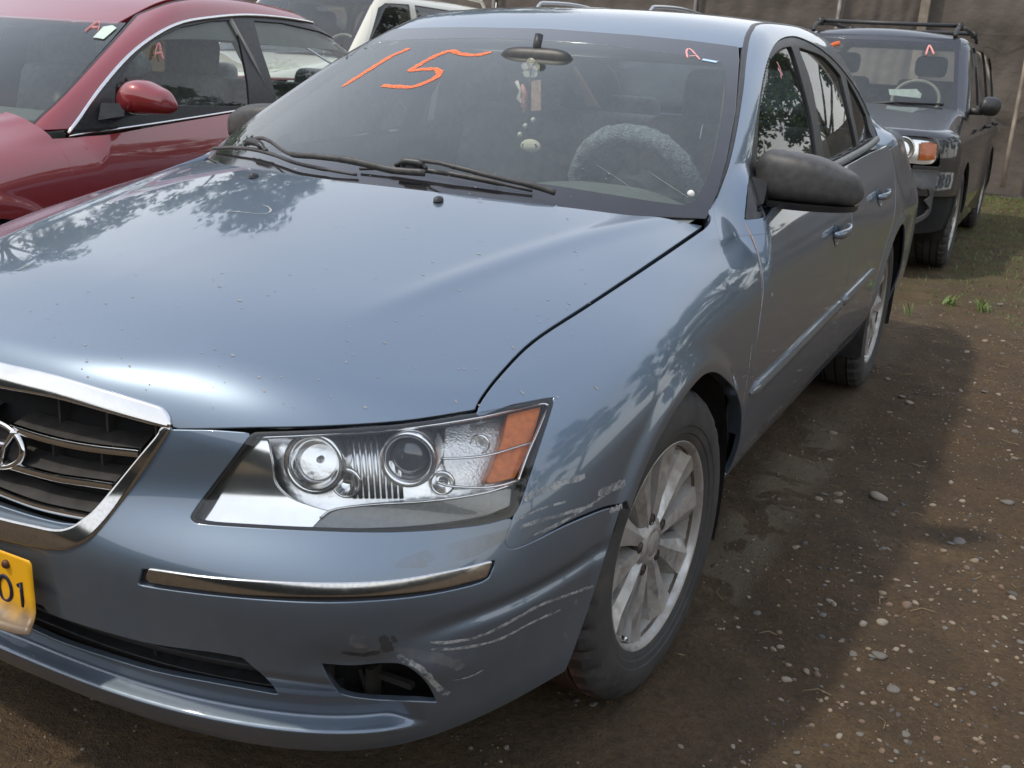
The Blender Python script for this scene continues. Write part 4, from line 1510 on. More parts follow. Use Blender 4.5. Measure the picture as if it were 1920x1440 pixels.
for (ya, yb_) in ((.452, yb - .022), (yb - .014, 2.16)):
    for sgn in (1, -1):
        secs = []
        for t in np.linspace(0, 1, 24):
            yy = ya + (yb_ - ya) * t
            e = min(1, .25 + min(t * (yb_ - ya), (1 - t) * (yb_ - ya)) / .02)
            zc = mould_z(yy)
            q_ = surf(F_all, 1, yy, zc)
            pr = [(-.004, -.019), (.006, -.018), (.0095, -.010), (.0095, -.002), (.0125, .0), (.012, .010), (.007, .017), (-.004, .019)]
            secs.append([((q_[0] + a * e) * sgn, yy, zc + b_ * e) for a, b_ in pr][::sgn])
        vf_obj('side_moulding', loft(secs), car_paint('moulding paint', (.10, .13, .16), .4, dirty=.8) if 'moulding paint' not in MATS else MATS['moulding paint'], sedan, angle=40)

# wipers: arm, blade and connector follow the glass
def on_glass(px, off):
    P = trace(F_wind, catmull(px, 6))
    g_ = grad(F_wind, P); g_ /= np.linalg.norm(g_, axis=1)[:, None]
    o_ = np.asarray(off, float)
    if o_.ndim: o_ = np.interp(np.linspace(0, 1, len(P)), np.linspace(0, 1, len(o_)), o_)[:, None]
    return P + g_ * o_


WIPER = simple('dusty black wiper', (.055, .052, .050), .42, 0, .35, 60)
wiper = vf_obj('wiper', tube(on_glass([(1040, 381), (1000, 372), (940, 362), (880, 350), (830, 337), (790, 325), (765, 321)], [.03, .035, .04, .045, .045, .035, .03]), [.0075] * 8 + [.006] * 14 + [.005] * 15, 8, squash=.6), WIPER, sedan)
c = vf_obj('blade', tube(on_glass([(676, 322), (735, 325), (780, 329), (850, 339), (920, 350), (998, 363)], [.008, .014, .018, .018, .014, .008]), [.004] * 6 + [.0062] * 20 + [.004] * 5, 8, squash=.8), WIPER, wiper)
c.matrix_parent_inverse = Matrix.Identity(4)
c = vf_obj('connector', tube(on_glass([(745, 326), (765, 326), (790, 329), (802, 332)], [.024, .034, .034, .024]), [.006] * 4 + [.010] * 11 + [.006] * 4, 8), BLACK_TRIM, wiper, angle=50)
c.matrix_parent_inverse = Matrix.Identity(4)
wiper = vf_obj('wiper', tube(on_glass([(800, 345), (740, 340), (690, 331), (650, 326), (600, 323), (560, 319), (540, 309), (522, 297), (505, 287), (485, 282)], [.03, .03, .035, .04, .045, .045, .045, .05, .045, .035]), [.0085] * 19 + [.0075] * 12 + [.0055] * 24, 8, squash=.5), WIPER, sedan)
c = vf_obj('blade', tube(on_glass([(404, 284), (440, 286), (480, 291), (520, 302), (560, 316), (620, 327), (670, 333)], [.010, .016, .018, .018, .016, .012, .008]), [.0055] * 30 + [.004] * 7, 8, squash=.8), WIPER, wiper)
c.matrix_parent_inverse = Matrix.Identity(4)
c = vf_obj('connector', tube(on_glass([(468, 285), (480, 286), (495, 290), (506, 296)], [.024, .034, .034, .02]), [.006] * 4 + [.010] * 11 + [.006] * 4, 8), BLACK_TRIM, wiper, angle=50)
c.matrix_parent_inverse = Matrix.Identity(4)
# cowl panel under the wipers
V, T = ray_patch(lambda P: P[:, 2] - (H0(P[:, 0], P[:, 1] * 0 + .12) - .030 + 0 * P[:, 0]), (0, -.05, 1.4), (.86, 0, 0), (0, .75, 0), 30, 20, (0, 0, -1), 1.0)
V, T = clips(V, T, lambda V: V[:, 1] - (.62), lambda V: (.08 + .5 * V[:, 0] ** 2) - V[:, 1])
V, T = mirror_weld(V, T)
me = raw_mesh('cowl', V, T.tolist()); link('cowl', me, sedan, BLACK_TRIM)
# washer jets
for pp in ((822, 378), (475.5, 333)):
    P = trace(F_low, [pp])[0]
    vf_obj('washer_jet', ([(P[0] + .011 * math.cos(a) * c_, P[1] + .014 * math.sin(a) * c_ + (1 - c_) * .004, P[2] + h_) for h_, c_ in ((0, 1), (.006, .95), (.010, .75), (.012, .35), (.0122, .05)) for a in np.linspace(0, 2 * PI, 14, endpoint=False)],
           [(i * 14 + j, i * 14 + (j + 1) % 14, (i + 1) * 14 + (j + 1) % 14, (i + 1) * 14 + j) for i in range(4) for j in range(14)]), BLACK_TRIM, sedan)


# paint-stick marks
def stroke(name, Fn, px, w, mat, parent, off=.0012, wob=.25, n=6, w_ends=(.5, .8)):
    P = trace(Fn, catmull(px, n))
    g_ = grad(Fn, P); g_ /= np.linalg.norm(g_, axis=1)[:, None]
    P = P + g_ * off
    Tn = np.gradient(P, axis=0); Tn /= np.linalg.norm(Tn, axis=1)[:, None] + 1e-9
    sd_ = np.cross(Tn, g_)
    V = []; F = []
    k = len(P)
    for i in range(k):
        e = min(1, w_ends[0] + i / 4.0, w_ends[1] + (k - 1 - i) / 3.0)
        for s_, j in ((-1, 0), (-.4, 1), (.4, 2), (1, 3)):
            V.append(P[i] + sd_[i] * s_ * w * .5 * e * (1 + wob * rnd.uniform(-1, 1)))
    for i in range(k - 1):
        for j in range(3): F.append((i * 4 + j, (i + 1) * 4 + j, (i + 1) * 4 + j + 1, i * 4 + j + 1))
    return vf_obj(name, (V, F), mat, parent)


def paint_mark(name, col, cover=.9):
    b = NB(name)
    f = b.ramp(b.noise(160, 4, .7), [(.34, 0.0), (.62, 1.0)])
    tr = b.n('ShaderNodeBsdfTransparent')
    p = b.bsdf(col, .7)
    a = b.n('ShaderNodeMixShader'); b.l(b.math('MULTIPLY', b.math('ADD', f, .22, clamp=True), cover), a.inputs[0]); b.l(tr.outputs[0], a.inputs[1]); b.l(p, a.inputs[2])
    return b.done(a.outputs[0])


SCR_G = simple('pale glass scratch', (.24, .26, .24), .6)
ORANGE = paint_mark('orange paint marker', (.95, .20, .06), .95)
PINK = paint_mark('pink paint marker', (.92, .42, .40), .9)
stroke('number_one', F_wind, [(642, 163), (672, 144), (705, 123), (735, 105), (768, 91)], .021, ORANGE, sedan)
stroke('number_five', F_wind, [(922, 98), (890, 104), (862, 101), (845, 96), (820, 104), (795, 117), (771, 132), (795, 130), (820, 131), (823, 140), (806, 152), (775, 163), (745, 163), (716, 161)], .021, ORANGE, sedan)
MARKS = [(F_wind, sedan, [[(1289, 109), (1287, 98), (1290, 92), (1297, 95), (1312, 112)], [(1291, 106), (1303, 105)]], .006)]
for Fn, par, st, w_ in MARKS:
    for q_ in st: stroke('letter_mark', Fn, q_, w_, PINK, par, wob=.1)
for q_ in ([(1455, 116), (1462, 130), (1463, 146)], [(1457, 128), (1466, 140)]): stroke('letter_mark', F_green, q_, .012, PINK, sedan, .002)
for q_, w_ in (([(1115, 308), (1150, 330), (1196, 362)], .0011), ([(1216, 323), (1250, 345), (1290, 371)], .0016), ([(1312, 262), (1316, 240), (1318, 234)], .0016)):
    stroke('glass_scratch', F_wind, q_, w_, SCR_G, sedan, .001, .3)
p_ = trace(F_wind, [(1294, 367)])[0]
vf_obj('sensor_cap', lathe([(-.004, .0005), (-.003, .008), (.0, .0095), (.003, .008), (.004, .0005)], 14, 'y', tuple(p_ + [0, .004, .004])), simple('white plastic cap', (.7, .7, .68), .4), sedan)
# glare-blue tint band label at the top corner of the windshield
stroke('tint_label', F_wind, [(1317, 112), (1330, 114.5), (1344, 117)], .012, simple('pale blue label', (.45, .62, .85), .3), sedan, .0015, 0, 3, (1, 1))

# scrapes, chips and scuffs of the knocked corner
def scuff_mat(name, col, lo, hi, cover=1.0, sc=(60, 1)):
    b = NB(name)
    f = b.ramp(b.mix(.5, b.noise(sc[0], 6, .75, dist=.4), b.noise(sc[0] * .25, 3)), [(lo, 0.0), (hi, 1.0)])
    tr = b.n('ShaderNodeBsdfTransparent')
    a = b.n('ShaderNodeMixShader'); b.l(b.math('MULTIPLY', f, cover), a.inputs[0]); b.l(tr.outputs[0], a.inputs[1]); b.l(b.bsdf(col, .75), a.inputs[2])
    return b.done(a.outputs[0])


SCR = scuff_mat('pale scrape', (.40, .40, .385), .39, .56, .85, (110, 1))
SCR_D = scuff_mat('dark torn plastic', (.045, .042, .040), .30, .48, .9, (50, 1))
TANS = scuff_mat('abraded clear coat', (.34, .32, .28), .40, .72, .5, (34, 1))
for px_, w_, mt in (([(982, 938), (1000, 925), (1030, 915), (1060, 903), (1096, 893)], .010, SCR), ([(962, 992), (1000, 980), (1050, 965), (1110, 948)], .006, SCR), ([(1000, 1003), (1060, 975), (1130, 930), (1170, 905)], .005, SCR), ([(968, 975), (1010, 955), (1060, 940)], .004, SCR),
                    ([(975, 1012), (1000, 990), (1030, 986)], .016, TANS), ([(1120, 925), (1150, 912), (1172, 905)], .014, SCR), ([(1140, 960), (1158, 951), (1166, 948)], .010, SCR),
                    ([(806, 1204), (850, 1203), (900, 1192), (950, 1168), (1010, 1135), (1060, 1116), (1112, 1098)], .0055, SCR), ([(808, 1217), (860, 1215), (930, 1200), (1000, 1165), (1050, 1143)], .0045, SCR), ([(850, 1275), (880, 1268), (905, 1256)], .003, SCR),
                    ([(655, 1200), (690, 1202), (716, 1208)], .028, TANS), ([(735, 1215), (780, 1225), (840, 1240), (868, 1250)], .016, TANS), ([(716, 1192), (722, 1205), (728, 1222)], .016, SCR_D), ([(735, 1200), (742, 1196)], .014, SCR_D), ([(745, 1228), (790, 1255), (825, 1292), (842, 1300)], .010, SCR), ([(640, 1224), (680, 1228), (712, 1222)], .008, SCR_D),
                    ([(1396, 418), (1412, 452), (1423, 488), (1427, 540), (1426, 590)], .0035, scuff_mat('chipped door edge', (.42, .26, .16), .34, .5, .9, (120, 1))), ([(1410, 640), (1402, 700), (1392, 760)], .004, SCR),
                    ([(1446, 548), (1448, 555)], .008, SCR), ([(418, 396), (440, 397), (470, 400), (498, 401), (508, 395), (502, 388), (493, 386)], .0042, SCR), ([(36, 507), (46, 501), (54, 497)], .010, SCR), ([(360, 430), (378, 420), (386, 418)], .003, SCR), ([(270, 330), (300, 322)], .003, SCR)):
    stroke('scrape', F_all, px_, w_, mt, sedan, .0009, .35)
V, T = clips(Vb, Tb, lambda V: poly_sd(topx(V), np.array([(733, 1064), (752, 1048), (800, 1030), (870, 1012), (945, 994), (962, 985), (955, 1008), (900, 1040), (840, 1057), (780, 1066)])))
panel('scuff_patch', V, T, F_low, TANS, sedan, offset=.0008, flange=0)
# dust drips and insect specks on the bonnet and windshield
spv = []
pp = np.array([(rnd.uniform(40, 1150), rnd.uniform(310, 770)) for _ in range(260)])
P = trace(F_all, pp); g_ = grad(F_all, P); g_ /= np.linalg.norm(g_, axis=1)[:, None]
for p, n_ in zip(P, g_):
    a_ = np.cross(n_, [0, 1., 0]); a_ /= np.linalg.norm(a_); b_ = np.cross(n_, a_); r_ = abs(rnd.gauss(0, .0007)) + .0006; e_ = rnd.uniform(1, 2.2)
    spv.append(([p + n_ * .0007 + r_ * (a_ * math.cos(t) * e_ + b_ * math.sin(t)) * rnd.uniform(.7, 1.3) for t in np.linspace(0, 2 * PI, 7, endpoint=False)], [tuple(range(7))]))
tag(vf_obj('specks', merge(spv), simple('dried specks', (.30, .29, .27), .8), sedan, smooth=False), kind='stuff')

# ------------------------------------------------------------------ interior of the sedan
DASH = simple('dark grey dash', (.145, .16, .152), .55, 0, .15, 30)
CLOTH = simple('charcoal seat cloth', (.22, .23, .22), .85, 0, .3, 30)
BEIGE = simple('light grey trim', (.30, .29, .26), .7, 0, .1, 10)
V = []; F = []
dprof = [(.20, .955), (.32, .972), (.45, .968), (.62, .955), (.80, .935), (.92, .90), (.98, .82), (1.00, .60)]
xs_ = np.linspace(-.74, .74, 41)
for x_ in xs_:
    hump = .045 * math.exp(-((x_ - .37) / .19) ** 4)
    for j, (y, z) in enumerate(dprof):
        V.append((x_, y + .35 * x_ * x_ * (1 - j / 7), z - .02 * abs(x_) + (hump * (0, 0, .1, .5, 1, 1, .3, 0)[j])))
for i in range(len(xs_) - 1):
    for j in range(7): F.append((i * 8 + j, (i + 1) * 8 + j, (i + 1) * 8 + j + 1, i * 8 + j + 1))
vf_obj('dashboard', (V, F), DASH, sedan, sub=1)


def rbox(name, c_, s_, mat, parent, bev, rot=0.0, ax='X', sub=0):
    R_ = np.array(Matrix.Rotation(rot, 3, ax))
    return box_obj(name, c_, s_, mat, parent, bev, R_, seg=4)


for sgn in (1, -1):
    st = rbox('seat', (sgn * .37, 1.30, .48), (.50, .52, .20), CLOTH, sedan, .07, .1)
    for nm, cc, ss, mt, bv, rt in (('backrest', (sgn * .37, 1.66, .80), (.48, .15, .66), CLOTH, .06, -.30), ('headrest', (sgn * .37, 1.78, 1.19), (.26, .10, .19), CLOTH, .045, -.15)):
        o = rbox(nm, cc, ss, mt, st, bv, rt); o.matrix_parent_inverse = Matrix.Identity(4)
    for dx in (-.05, .05):
        o = vf_obj('headrest_post', tube([(sgn * .37 + dx, 1.75, 1.05), (sgn * .37 + dx, 1.775, 1.15)], .006, 6), CHROME_D, st); o.matrix_parent_inverse = Matrix.Identity(4)
    # door cards, pillar trims
    vf_obj('door_card', ([(sgn * .80, .45, .35), (sgn * .80, 2.6, .35), (sgn * .775, 2.6, 1.02), (sgn * .775, .45, .955)], [(0, 1, 2, 3)]), DASH, sedan)
    for ya_, yc_ in ((.0, 0.0),):
        q_ = [(surf(F_green, 1, yy, zz), w_) for yy, zz, w_ in ((1.80, 1.00, .07), (1.74, 1.15, .055), (1.67, 1.30, .045), (1.62, 1.37, .05))]
        V = []; F = []
        for P, w_ in q_:
            V += [((P[0] - .025) * sgn, P[1] - w_, P[2]), ((P[0] - .055) * sgn, P[1] - w_ * .4, P[2]), ((P[0] - .055) * sgn, P[1] + w_ * .4, P[2]), ((P[0] - .025) * sgn, P[1] + w_, P[2])]
        for i in range(3):
            for j in range(3): F.append((i * 4 + j, i * 4 + j + 1, (i + 1) * 4 + j + 1, (i + 1) * 4 + j))
        vf_obj('pillar_trim', (V, F), BEIGE, sedan)
    # front pillar trim, seen through the glass
    P = MOUL_I[::2].copy(); P[:, 0] = (P[:, 0] - .02); P[:, 1] += .035; P[:, 2] -= .02
    V = []; F = []
    for p in P: V += [(p[0] * sgn, p[1], p[2]), ((p[0] - .035) * sgn, p[1] + .05, p[2] - .015), ((p[0] - .0) * sgn, p[1] + .09, p[2] - .02)]
    for i in range(len(P) - 1):
        for j in range(2): F.append((i * 3 + j, i * 3 + j + 1, (i + 1) * 3 + j + 1, (i + 1) * 3 + j))
    vf_obj('pillar_trim', (V, F), BEIGE, sedan)
bb = rbox('rear_bench', (0, 2.35, .50), (1.34, .50, .22), CLOTH, sedan, .06, .1)
for nm, cc, ss, bv, rt in (('backrest', (0, 2.72, .78), (1.34, .16, .60), .06, -.38), ('headrest', (.38, 2.90, 1.08), (.26, .11, .13), .04, -.2), ('headrest', (-.38, 2.90, 1.08), (.26, .11, .13), .04, -.2), ('headrest', (0, 2.90, 1.06), (.22, .10, .10), .04, -.2)):
    o = rbox(nm, cc, ss, CLOTH, bb, bv, rt); o.matrix_parent_inverse = Matrix.Identity(4)
box_obj('parcel_shelf', (0, 3.12, 1.005), (1.25, .46, .02), DASH, sedan)
box_obj('third_brake_light', (.0, 3.16, 1.035), (.26, .05, .04), BLACK_GLOSS, sedan, .01)
# headliner just under the roof skin
Fl = F_off(F_green, .035)
V, T = ray_patch(Fl, (0, .9, 1.8), (.72, 0, 0), (0, 2.2, 0), 30, 50, (0, .1, -1), 1.0)
V, T = clips(V, T, lambda V: -V[:, 0], lambda V: 1.30 - V[:, 2], lambda V: WC(V[:, 2]) + .30 * V[:, 0] ** 2 + .10 - V[:, 1], lambda V: V[:, 0] - .60)
panel('headliner', V, T, Fl, BEIGE, sedan, mirror='weld', flange=0)
box_obj('sun_visor', (.36, 1.22, 1.335), (.40, .15, .018), BEIGE, sedan, .006, np.array(Matrix.Rotation(.35, 3, 'X')))
box_obj('sun_visor', (-.36, 1.22, 1.335), (.40, .15, .018), BEIGE, sedan, .006, np.array(Matrix.Rotation(.35, 3, 'X')))
# rear-view mirror
mc = at(np.array([1008., 116.]), 'y', .93)
m_secs = []
for t in np.linspace(-1, 1, 15):
    hz = .040 * (1 - abs(t) ** 4) ** .5 + .002; dp = .022 * (1 - abs(t) ** 4) ** .5 + .002
    m_secs.append([(mc[0] + .125 * t, mc[1] + dp * math.cos(a) - .01, mc[2] + hz * math.sin(a)) for a in np.linspace(0, 2 * PI, 14, endpoint=False)])
mir_in = vf_obj('interior_mirror', loft(m_secs), BLACK_TRIM, sedan, sub=1)
o = vf_obj('mirror_stalk', tube([mc, mc + np.array([0, -.01, .045]), mc + np.array([0, .0, .075])], .013, 8), BLACK_TRIM, mir_in); o.matrix_parent_inverse = Matrix.Identity(4)
# steering wheel with a fleece cover
swc = at(np.array([1190., 360.]), 'y', .98)
swn = np.array([0, 1.0, .42]); swn /= np.linalg.norm(swn)
swa = np.array([1., 0, 0]); swb = np.cross(swn, swa)
FLEECE = NB('blue grey fleece')
FLEECE = FLEECE.done(FLEECE.bsdf(FLEECE.mix(FLEECE.ramp(FLEECE.noise(70, 4, .7), [(.3, 0.0), (.7, 1.0)]), (.10, .125, .145), (.34, .39, .42)), .95, 0, FLEECE.bump(FLEECE.noise(160, 4), 1.0, .012)))
V, F = tube([swc + swa * .178 * math.cos(a) + swb * .178 * math.sin(a) for a in np.linspace(0, 2 * PI, 90, endpoint=False)], .031, 22, closed=True)
V = [np.array(v) * 1.0 + np.array([rnd.gauss(0, .0022) for _ in range(3)]) for v in V]
sw = vf_obj('steering_wheel', (V, F), DASH, sedan)
sw.data.materials.clear(); sw.data.materials.append(FLEECE)
hb = merge([tube([swc + swn * -.02, swc - swa * .16 + swn * .0], .018, 8), tube([swc + swn * -.02, swc + swa * .16], .018, 8), tube([swc, swc - swb * .16], .02, 8), tube([swc + swn * .01, swc - swn * .03], [.075, .06], 20)])
o = vf_obj('wheel_hub', hb, DASH, sw, angle=40); o.matrix_parent_inverse = Matrix.Identity(4)

# charms hanging from the mirror
orn = thing('mirror_charm', 'bunch of flower, bead and tag charms hanging from the mirror inside the blue sedan', 'ornament', tuple(mc + np.array([0, -.02, -.28])))
OFFW = simple('off white enamel', (.62, .58, .50), .5, 0, .25, 120)
ROSE = simple('faded rose cloth', (.50, .22, .18), .7, 0, .4, 120)
TAN = simple('tan card', (.50, .33, .24), .6, 0, .25, 80)
yo = mc[1] - .035


def ap(px_): return at(np.array(px_, float), 'y', yo)


fc = ap((995, 128))
for k in range(5):
    a = 2 * PI * k / 5 + PI / 2
    p = fc + np.array([math.cos(a), 0, math.sin(a)]) * .017
    vf_obj('petal', ([(p[0] + .014 * math.cos(t) * 1.0, p[1] - .002 + .002 * (q_ % 2), p[2] + .012 * math.sin(t)) for q_, t in enumerate(np.linspace(0, 2 * PI, 12, endpoint=False))], [tuple(range(12))]), OFFW, orn)
vf_obj('flower_heart', tube([fc + np.array([0, -.004, -.004]), fc + np.array([0, -.004, .004])], .006, 8), ROSE, orn)
vf_obj('cord', tube([ap((994, 140)), ap((991, 180)), ap((993, 215)), ap((988, 248)), ap((996, 264))], .0022, 6), BLACK_TRIM, orn)
vf_obj('tag', loft([[tuple(ap((996, 152)) + [0, d_, 0]), tuple(ap((1014, 149)) + [0, d_, 0]), tuple(ap((1014, 207)) + [0, d_, 0]), tuple(ap((996, 208)) + [0, d_, 0])] for d_ in (0, .003)]), TAN, orn, smooth=False)
vf_obj('ribbon', tube([ap((968, 152)), ap((976, 170)), ap((972, 184)), ap((983, 196)), ap((981, 212))], [.007, .005, .008, .006, .003], 6, squash=.4), OFFW, orn)
vf_obj('figurine', tube([ap((979, 158)), ap((985, 176)), ap((982, 200)), ap((986, 208))], [.004, .010, .009, .003], 8), ROSE, orn)
for pp_ in ((1000, 225), (985, 236), (975, 252)):
    q_ = ap(pp_)
    vf_obj('bead', lathe([(-.008, .001), (-.005, .006), (0, .008), (.005, .006), (.008, .001)], 10, 'z', tuple(q_)), OFFW, orn)
bc = ap((995, 275))
PANDA = NB('cream plush'); PANDA = PANDA.done(PANDA.bsdf((.62, .58, .46), .9, 0, PANDA.bump(PANDA.noise(400, 3), .6, .004)))
ball = vf_obj('plush_charm', ([(bc[0] + .034 * math.cos(a) * math.cos(b_), bc[1] + .014 * math.sin(a) * math.cos(b_), bc[2] + .022 * math.sin(b_) * (1 if b_ > 0 else .7)) for b_ in np.linspace(-PI / 2 + .05, PI / 2 - .05, 10) for a in np.linspace(0, 2 * PI, 18, endpoint=False)],
              [(i * 18 + j, i * 18 + (j + 1) % 18, (i + 1) * 18 + (j + 1) % 18, (i + 1) * 18 + j) for i in range(9) for j in range(18)] + [tuple(range(18))[::-1], tuple(range(162, 180))]), PANDA, orn)
for dx, dz in ((-.017, .002), (.019, .004)):
    sp_ = vf_obj('spot', ([(bc[0] + dx + .0075 * math.cos(a), bc[1] - .0145 + abs(dx) * .2, bc[2] + dz + .006 * math.sin(a)) for a in np.linspace(0, 2 * PI, 12, endpoint=False)], [tuple(range(12))]), BLACK_TRIM, ball)
    sp_.matrix_parent_inverse = Matrix.Identity(4)

# ------------------------------------------------------------------ other cars
def to_local(loc, rz, sc=(1, 1, 1)):
    c, s_ = math.cos(rz), math.sin(rz)
    Rm = np.array([[c, s_, 0], [-s_, c, 0], [0, 0, 1.0]])       # world -> local
    L = np.array(loc, float); S_ = np.array(sc, float)
    return (lambda P: ((P - L) @ Rm.T) / S_), (lambda Q: (np.asarray(Q, float) * S_) @ Rm + L)


def warp(Fn, inv): return lambda P: Fn(inv(P))


def wpatch(Fn, inv, fwd, *a):
    """ray patch laid out in a car's own frame, returned in world coordinates"""
    V, T = ray_patch(Fn, *a)
    return fwd(V), T


# ---- dark red sedan on the left
rinv, rfwd = to_local((-2.52, .25, 0), math.radians(6.5), (1.0, 1.04, 1.0))
rinv0 = rinv


def arc(y): return .020 * np.exp(-((y - 1.55) / .8) ** 2)


def R_green(P):
    Q = rinv(P); Q = Q.copy(); Q[:, 2] = Q[:, 2] - .008 - arc(Q[:, 1])
    return F_green(Q)


def R_all(P):
    return F_all(rinv(P))


def F_loc_rg(Q):
    Q = Q.copy(); Q[:, 2] = Q[:, 2] - .008 - arc(Q[:, 1]); return F_green(Q)


red = thing('sedan', 'dark red four door sedan with chrome window line parked left of the blue sedan', 'car', tuple(rfwd(np.array([[0, 1.36, 0]]))[0]), math.radians(6.5))
RD_DLO = catmull([(122, 256), (150, 218), (190, 162), (240, 105), (290, 66), (340, 42), (400, 32), (460, 28), (530, 33), (600, 45), (650, 60), (690, 76)], 4)
RD_DLO3 = rinv(trace(R_green, RD_DLO, 1.5, 9))[:, 1:3]
RD_B = rinv(trace(R_green, catmull([(122, 256), (250, 238), (355, 222), (455, 206), (560, 190), (700, 168)], 4), 1.5, 9))[:, 1:3]
RDP = RD_DLO3.tolist() + [(RD_B[-1, 0] + .05, RD_B[-1, 1] + .02)] + RD_B[::-1].tolist()
Vr, Tr = ray_patch(F_loc_rg, (1.5, -.35, .75), (0, 4.3, 0), (-.55, 0, 1.2), 330, 110, (-.8, .22, -.42), 1.5)
loc_yz = lambda V: poly_sd(V[:, 1:3], RDP)


def rpanel(name, V, T, Fl, mat, **k):
    """panel built in the car's frame, then placed"""
    o = panel(name, V, T, Fl, mat, None, **k)
    for ob in [x for x in COL.objects if x.name.split('.')[0] == name and x.parent is None and x.type == 'MESH' and 'rdone' not in x]:
        n = len(ob.data.vertices); co = np.zeros(n * 3); ob.data.vertices.foreach_get('co', co)
        ob.data.vertices.foreach_set('co', rfwd(co.reshape(-1, 3)).ravel()); ob.data.update()
        ob.parent = red; ob.matrix_parent_inverse = base_matrix(red).inverted()
    return o


# windshield edge of the red car
RW = rinv(trace(R_green, catmull([(50, 250), (75, 222), (110, 190), (150, 148), (190, 104), (225, 66), (255, 32), (262, 26)], 4), 1.5, 9))
mo_r = np.vstack([qy(RW)[:-1], [(y_, .560 - .05 * sstep(np.array([y_]), 2.3, 3.0)[0] - (RC(np.array([y_]))[0] - .02)) for y_ in (1.6, 2.0, 2.4)], [(2.85, -.78), (3.1, -.62), (3.3, -.50)]])
mo_r = np.vstack([[mo_r[0][0] - .3, mo_r[0][1] + .3], mo_r])
sg_r = np.sign(line_d(np.array([[2.0, -.5]]), mo_r)[0])
f_mr = lambda V: -line_d(qy(V), mo_r) * sg_r
V, T = clips(Vr, Tr, f_mr, lambda V: -loc_yz(V), lambda V: np.where(V[:, 1] > 2.7, 1.09, .93 + .02 * V[:, 1]) - V[:, 2])
rpanel('pillar_frame', V, T, F_loc_rg, RED, mirror='copy')
bz = lambda y: np.interp(y, RD_B[:, 0], RD_B[:, 1])
V0r, T0r = V0, T0
V, T = clips(V0r, T0r, lambda V: V[:, 2] - np.minimum(bz(V[:, 1]) + .0, 1.06), lambda V: .23 - V[:, 2], lambda V: .372 - np.hypot(V[:, 1] - 2.73, V[:, 2] - .345))
dr = rinv(trace(R_all, catmull([(118, 262), (124, 300), (129, 345)], 4), 1.5, 9))[:, 1].mean()
for (a_, b_, nm) in ((dr + .003, 1.62, 'door'), (1.626, 2.60, 'door'), (2.606, 3.95, 'quarter_panel')):
    V_, T_ = clips(V, T, lambda V: a_ - V[:, 1], lambda V: V[:, 1] - b_)
    rpanel(nm, V_, T_, F_all, RED, mirror='copy')
V, T = ray_patch(F_all, (1.35, -1.15, .30), (0, 1.95, 0), (-.42, 0, 1.0), 150, 110, (-.9, .18, -.40), 1.0)
V, T = clips(V, T, lambda V: V[:, 1] - dr, lambda V: .345 - np.hypot(V[:, 1], V[:, 2] - .335), lambda V: .62 - V[:, 0] * 1 + 0, lambda V: V[:, 2] - np.where(V[:, 1] > .42, .97, 1.2))
rpanel('fender', V, T, F_all, RED, mirror='copy')
V, T = ray_patch(F_low, (0, -1.5, 1.35), (.80, 0, 0), (0, 1.95, 0), 60, 120, (0, .62, -.78), 1.0)
V, T = clips(V, T, lambda V: -V[:, 0], lambda V: V[:, 1] - .30 - .35 * V[:, 0] ** 2, lambda V: V[:, 0] - .617)
rpanel('hood', V, T, F_low, RED, mirror='weld')
V, T = cyl_patch(F_low, 0, 1.3, .2, .80, 60, 40)
V, T = clips(V, T, lambda V: -V[:, 0])
rpanel('bumper', V, T, F_low, RED, mirror='weld')
V, T = ray_patch(F_loc_rg, (0, .5, 1.95), (.75, 0, 0), (0, 3.1, 0), 60, 160, (0, .15, -1), 1.3)
Wt = rinv(trace(R_green, catmull([(-60, 12), (0, 17), (100, 21), (200, 25), (258, 29)], 4), 1.5, 9))
Wl = lambda V: V[:, 1] - (2.62 - .10 * (V[:, 0] / .5) ** 2)
wty = float(np.mean(Wt[-6:, 1]))
V_, T_ = clips(V, T, lambda V: -V[:, 0], lambda V: -f_mr(V) + .010, lambda V: (wty - .17 + .30 * V[:, 0] ** 2) - V[:, 1], Wl)
rpanel('roof', V_, T_, F_loc_rg, RED, mirror='weld')
V_, T_ = clips(Vr, Tr, lambda V: -f_mr(V) - .000, lambda V: f_mr(V) - .010, lambda V: V[:, 1] - 2.9, lambda V: .95 - V[:, 2])
rpanel('roof_moulding', V_, T_, F_loc_rg, BLACK_TRIM, mirror='copy', flange=0, offset=.001)
V4r, T4r = ray_patch(F_wind, (0, -1.3, 1.75), (.86, 0, 0), (0, 2.35, 0), 60, 140, (0, .75, -.66), 2.2)
V_, T_ = clips(V4r, T4r, lambda V: -V[:, 0], lambda V: .955 - V[:, 2], lambda V: V[:, 1] - (wty - .17 + .30 * V[:, 0] ** 2) - .01, lambda V: -f_mr(V) + .001)
V_ = V_.copy(); V_[:, 2] += .008 + arc(V_[:, 1])
F_loc_rw = lambda Q: F_wind(np.stack([Q[:, 0], Q[:, 1], Q[:, 2] - .008 - arc(Q[:, 1])], 1))
rpanel('windshield', V_, T_, F_loc_rw, GLASS, mirror='weld', flange=0)
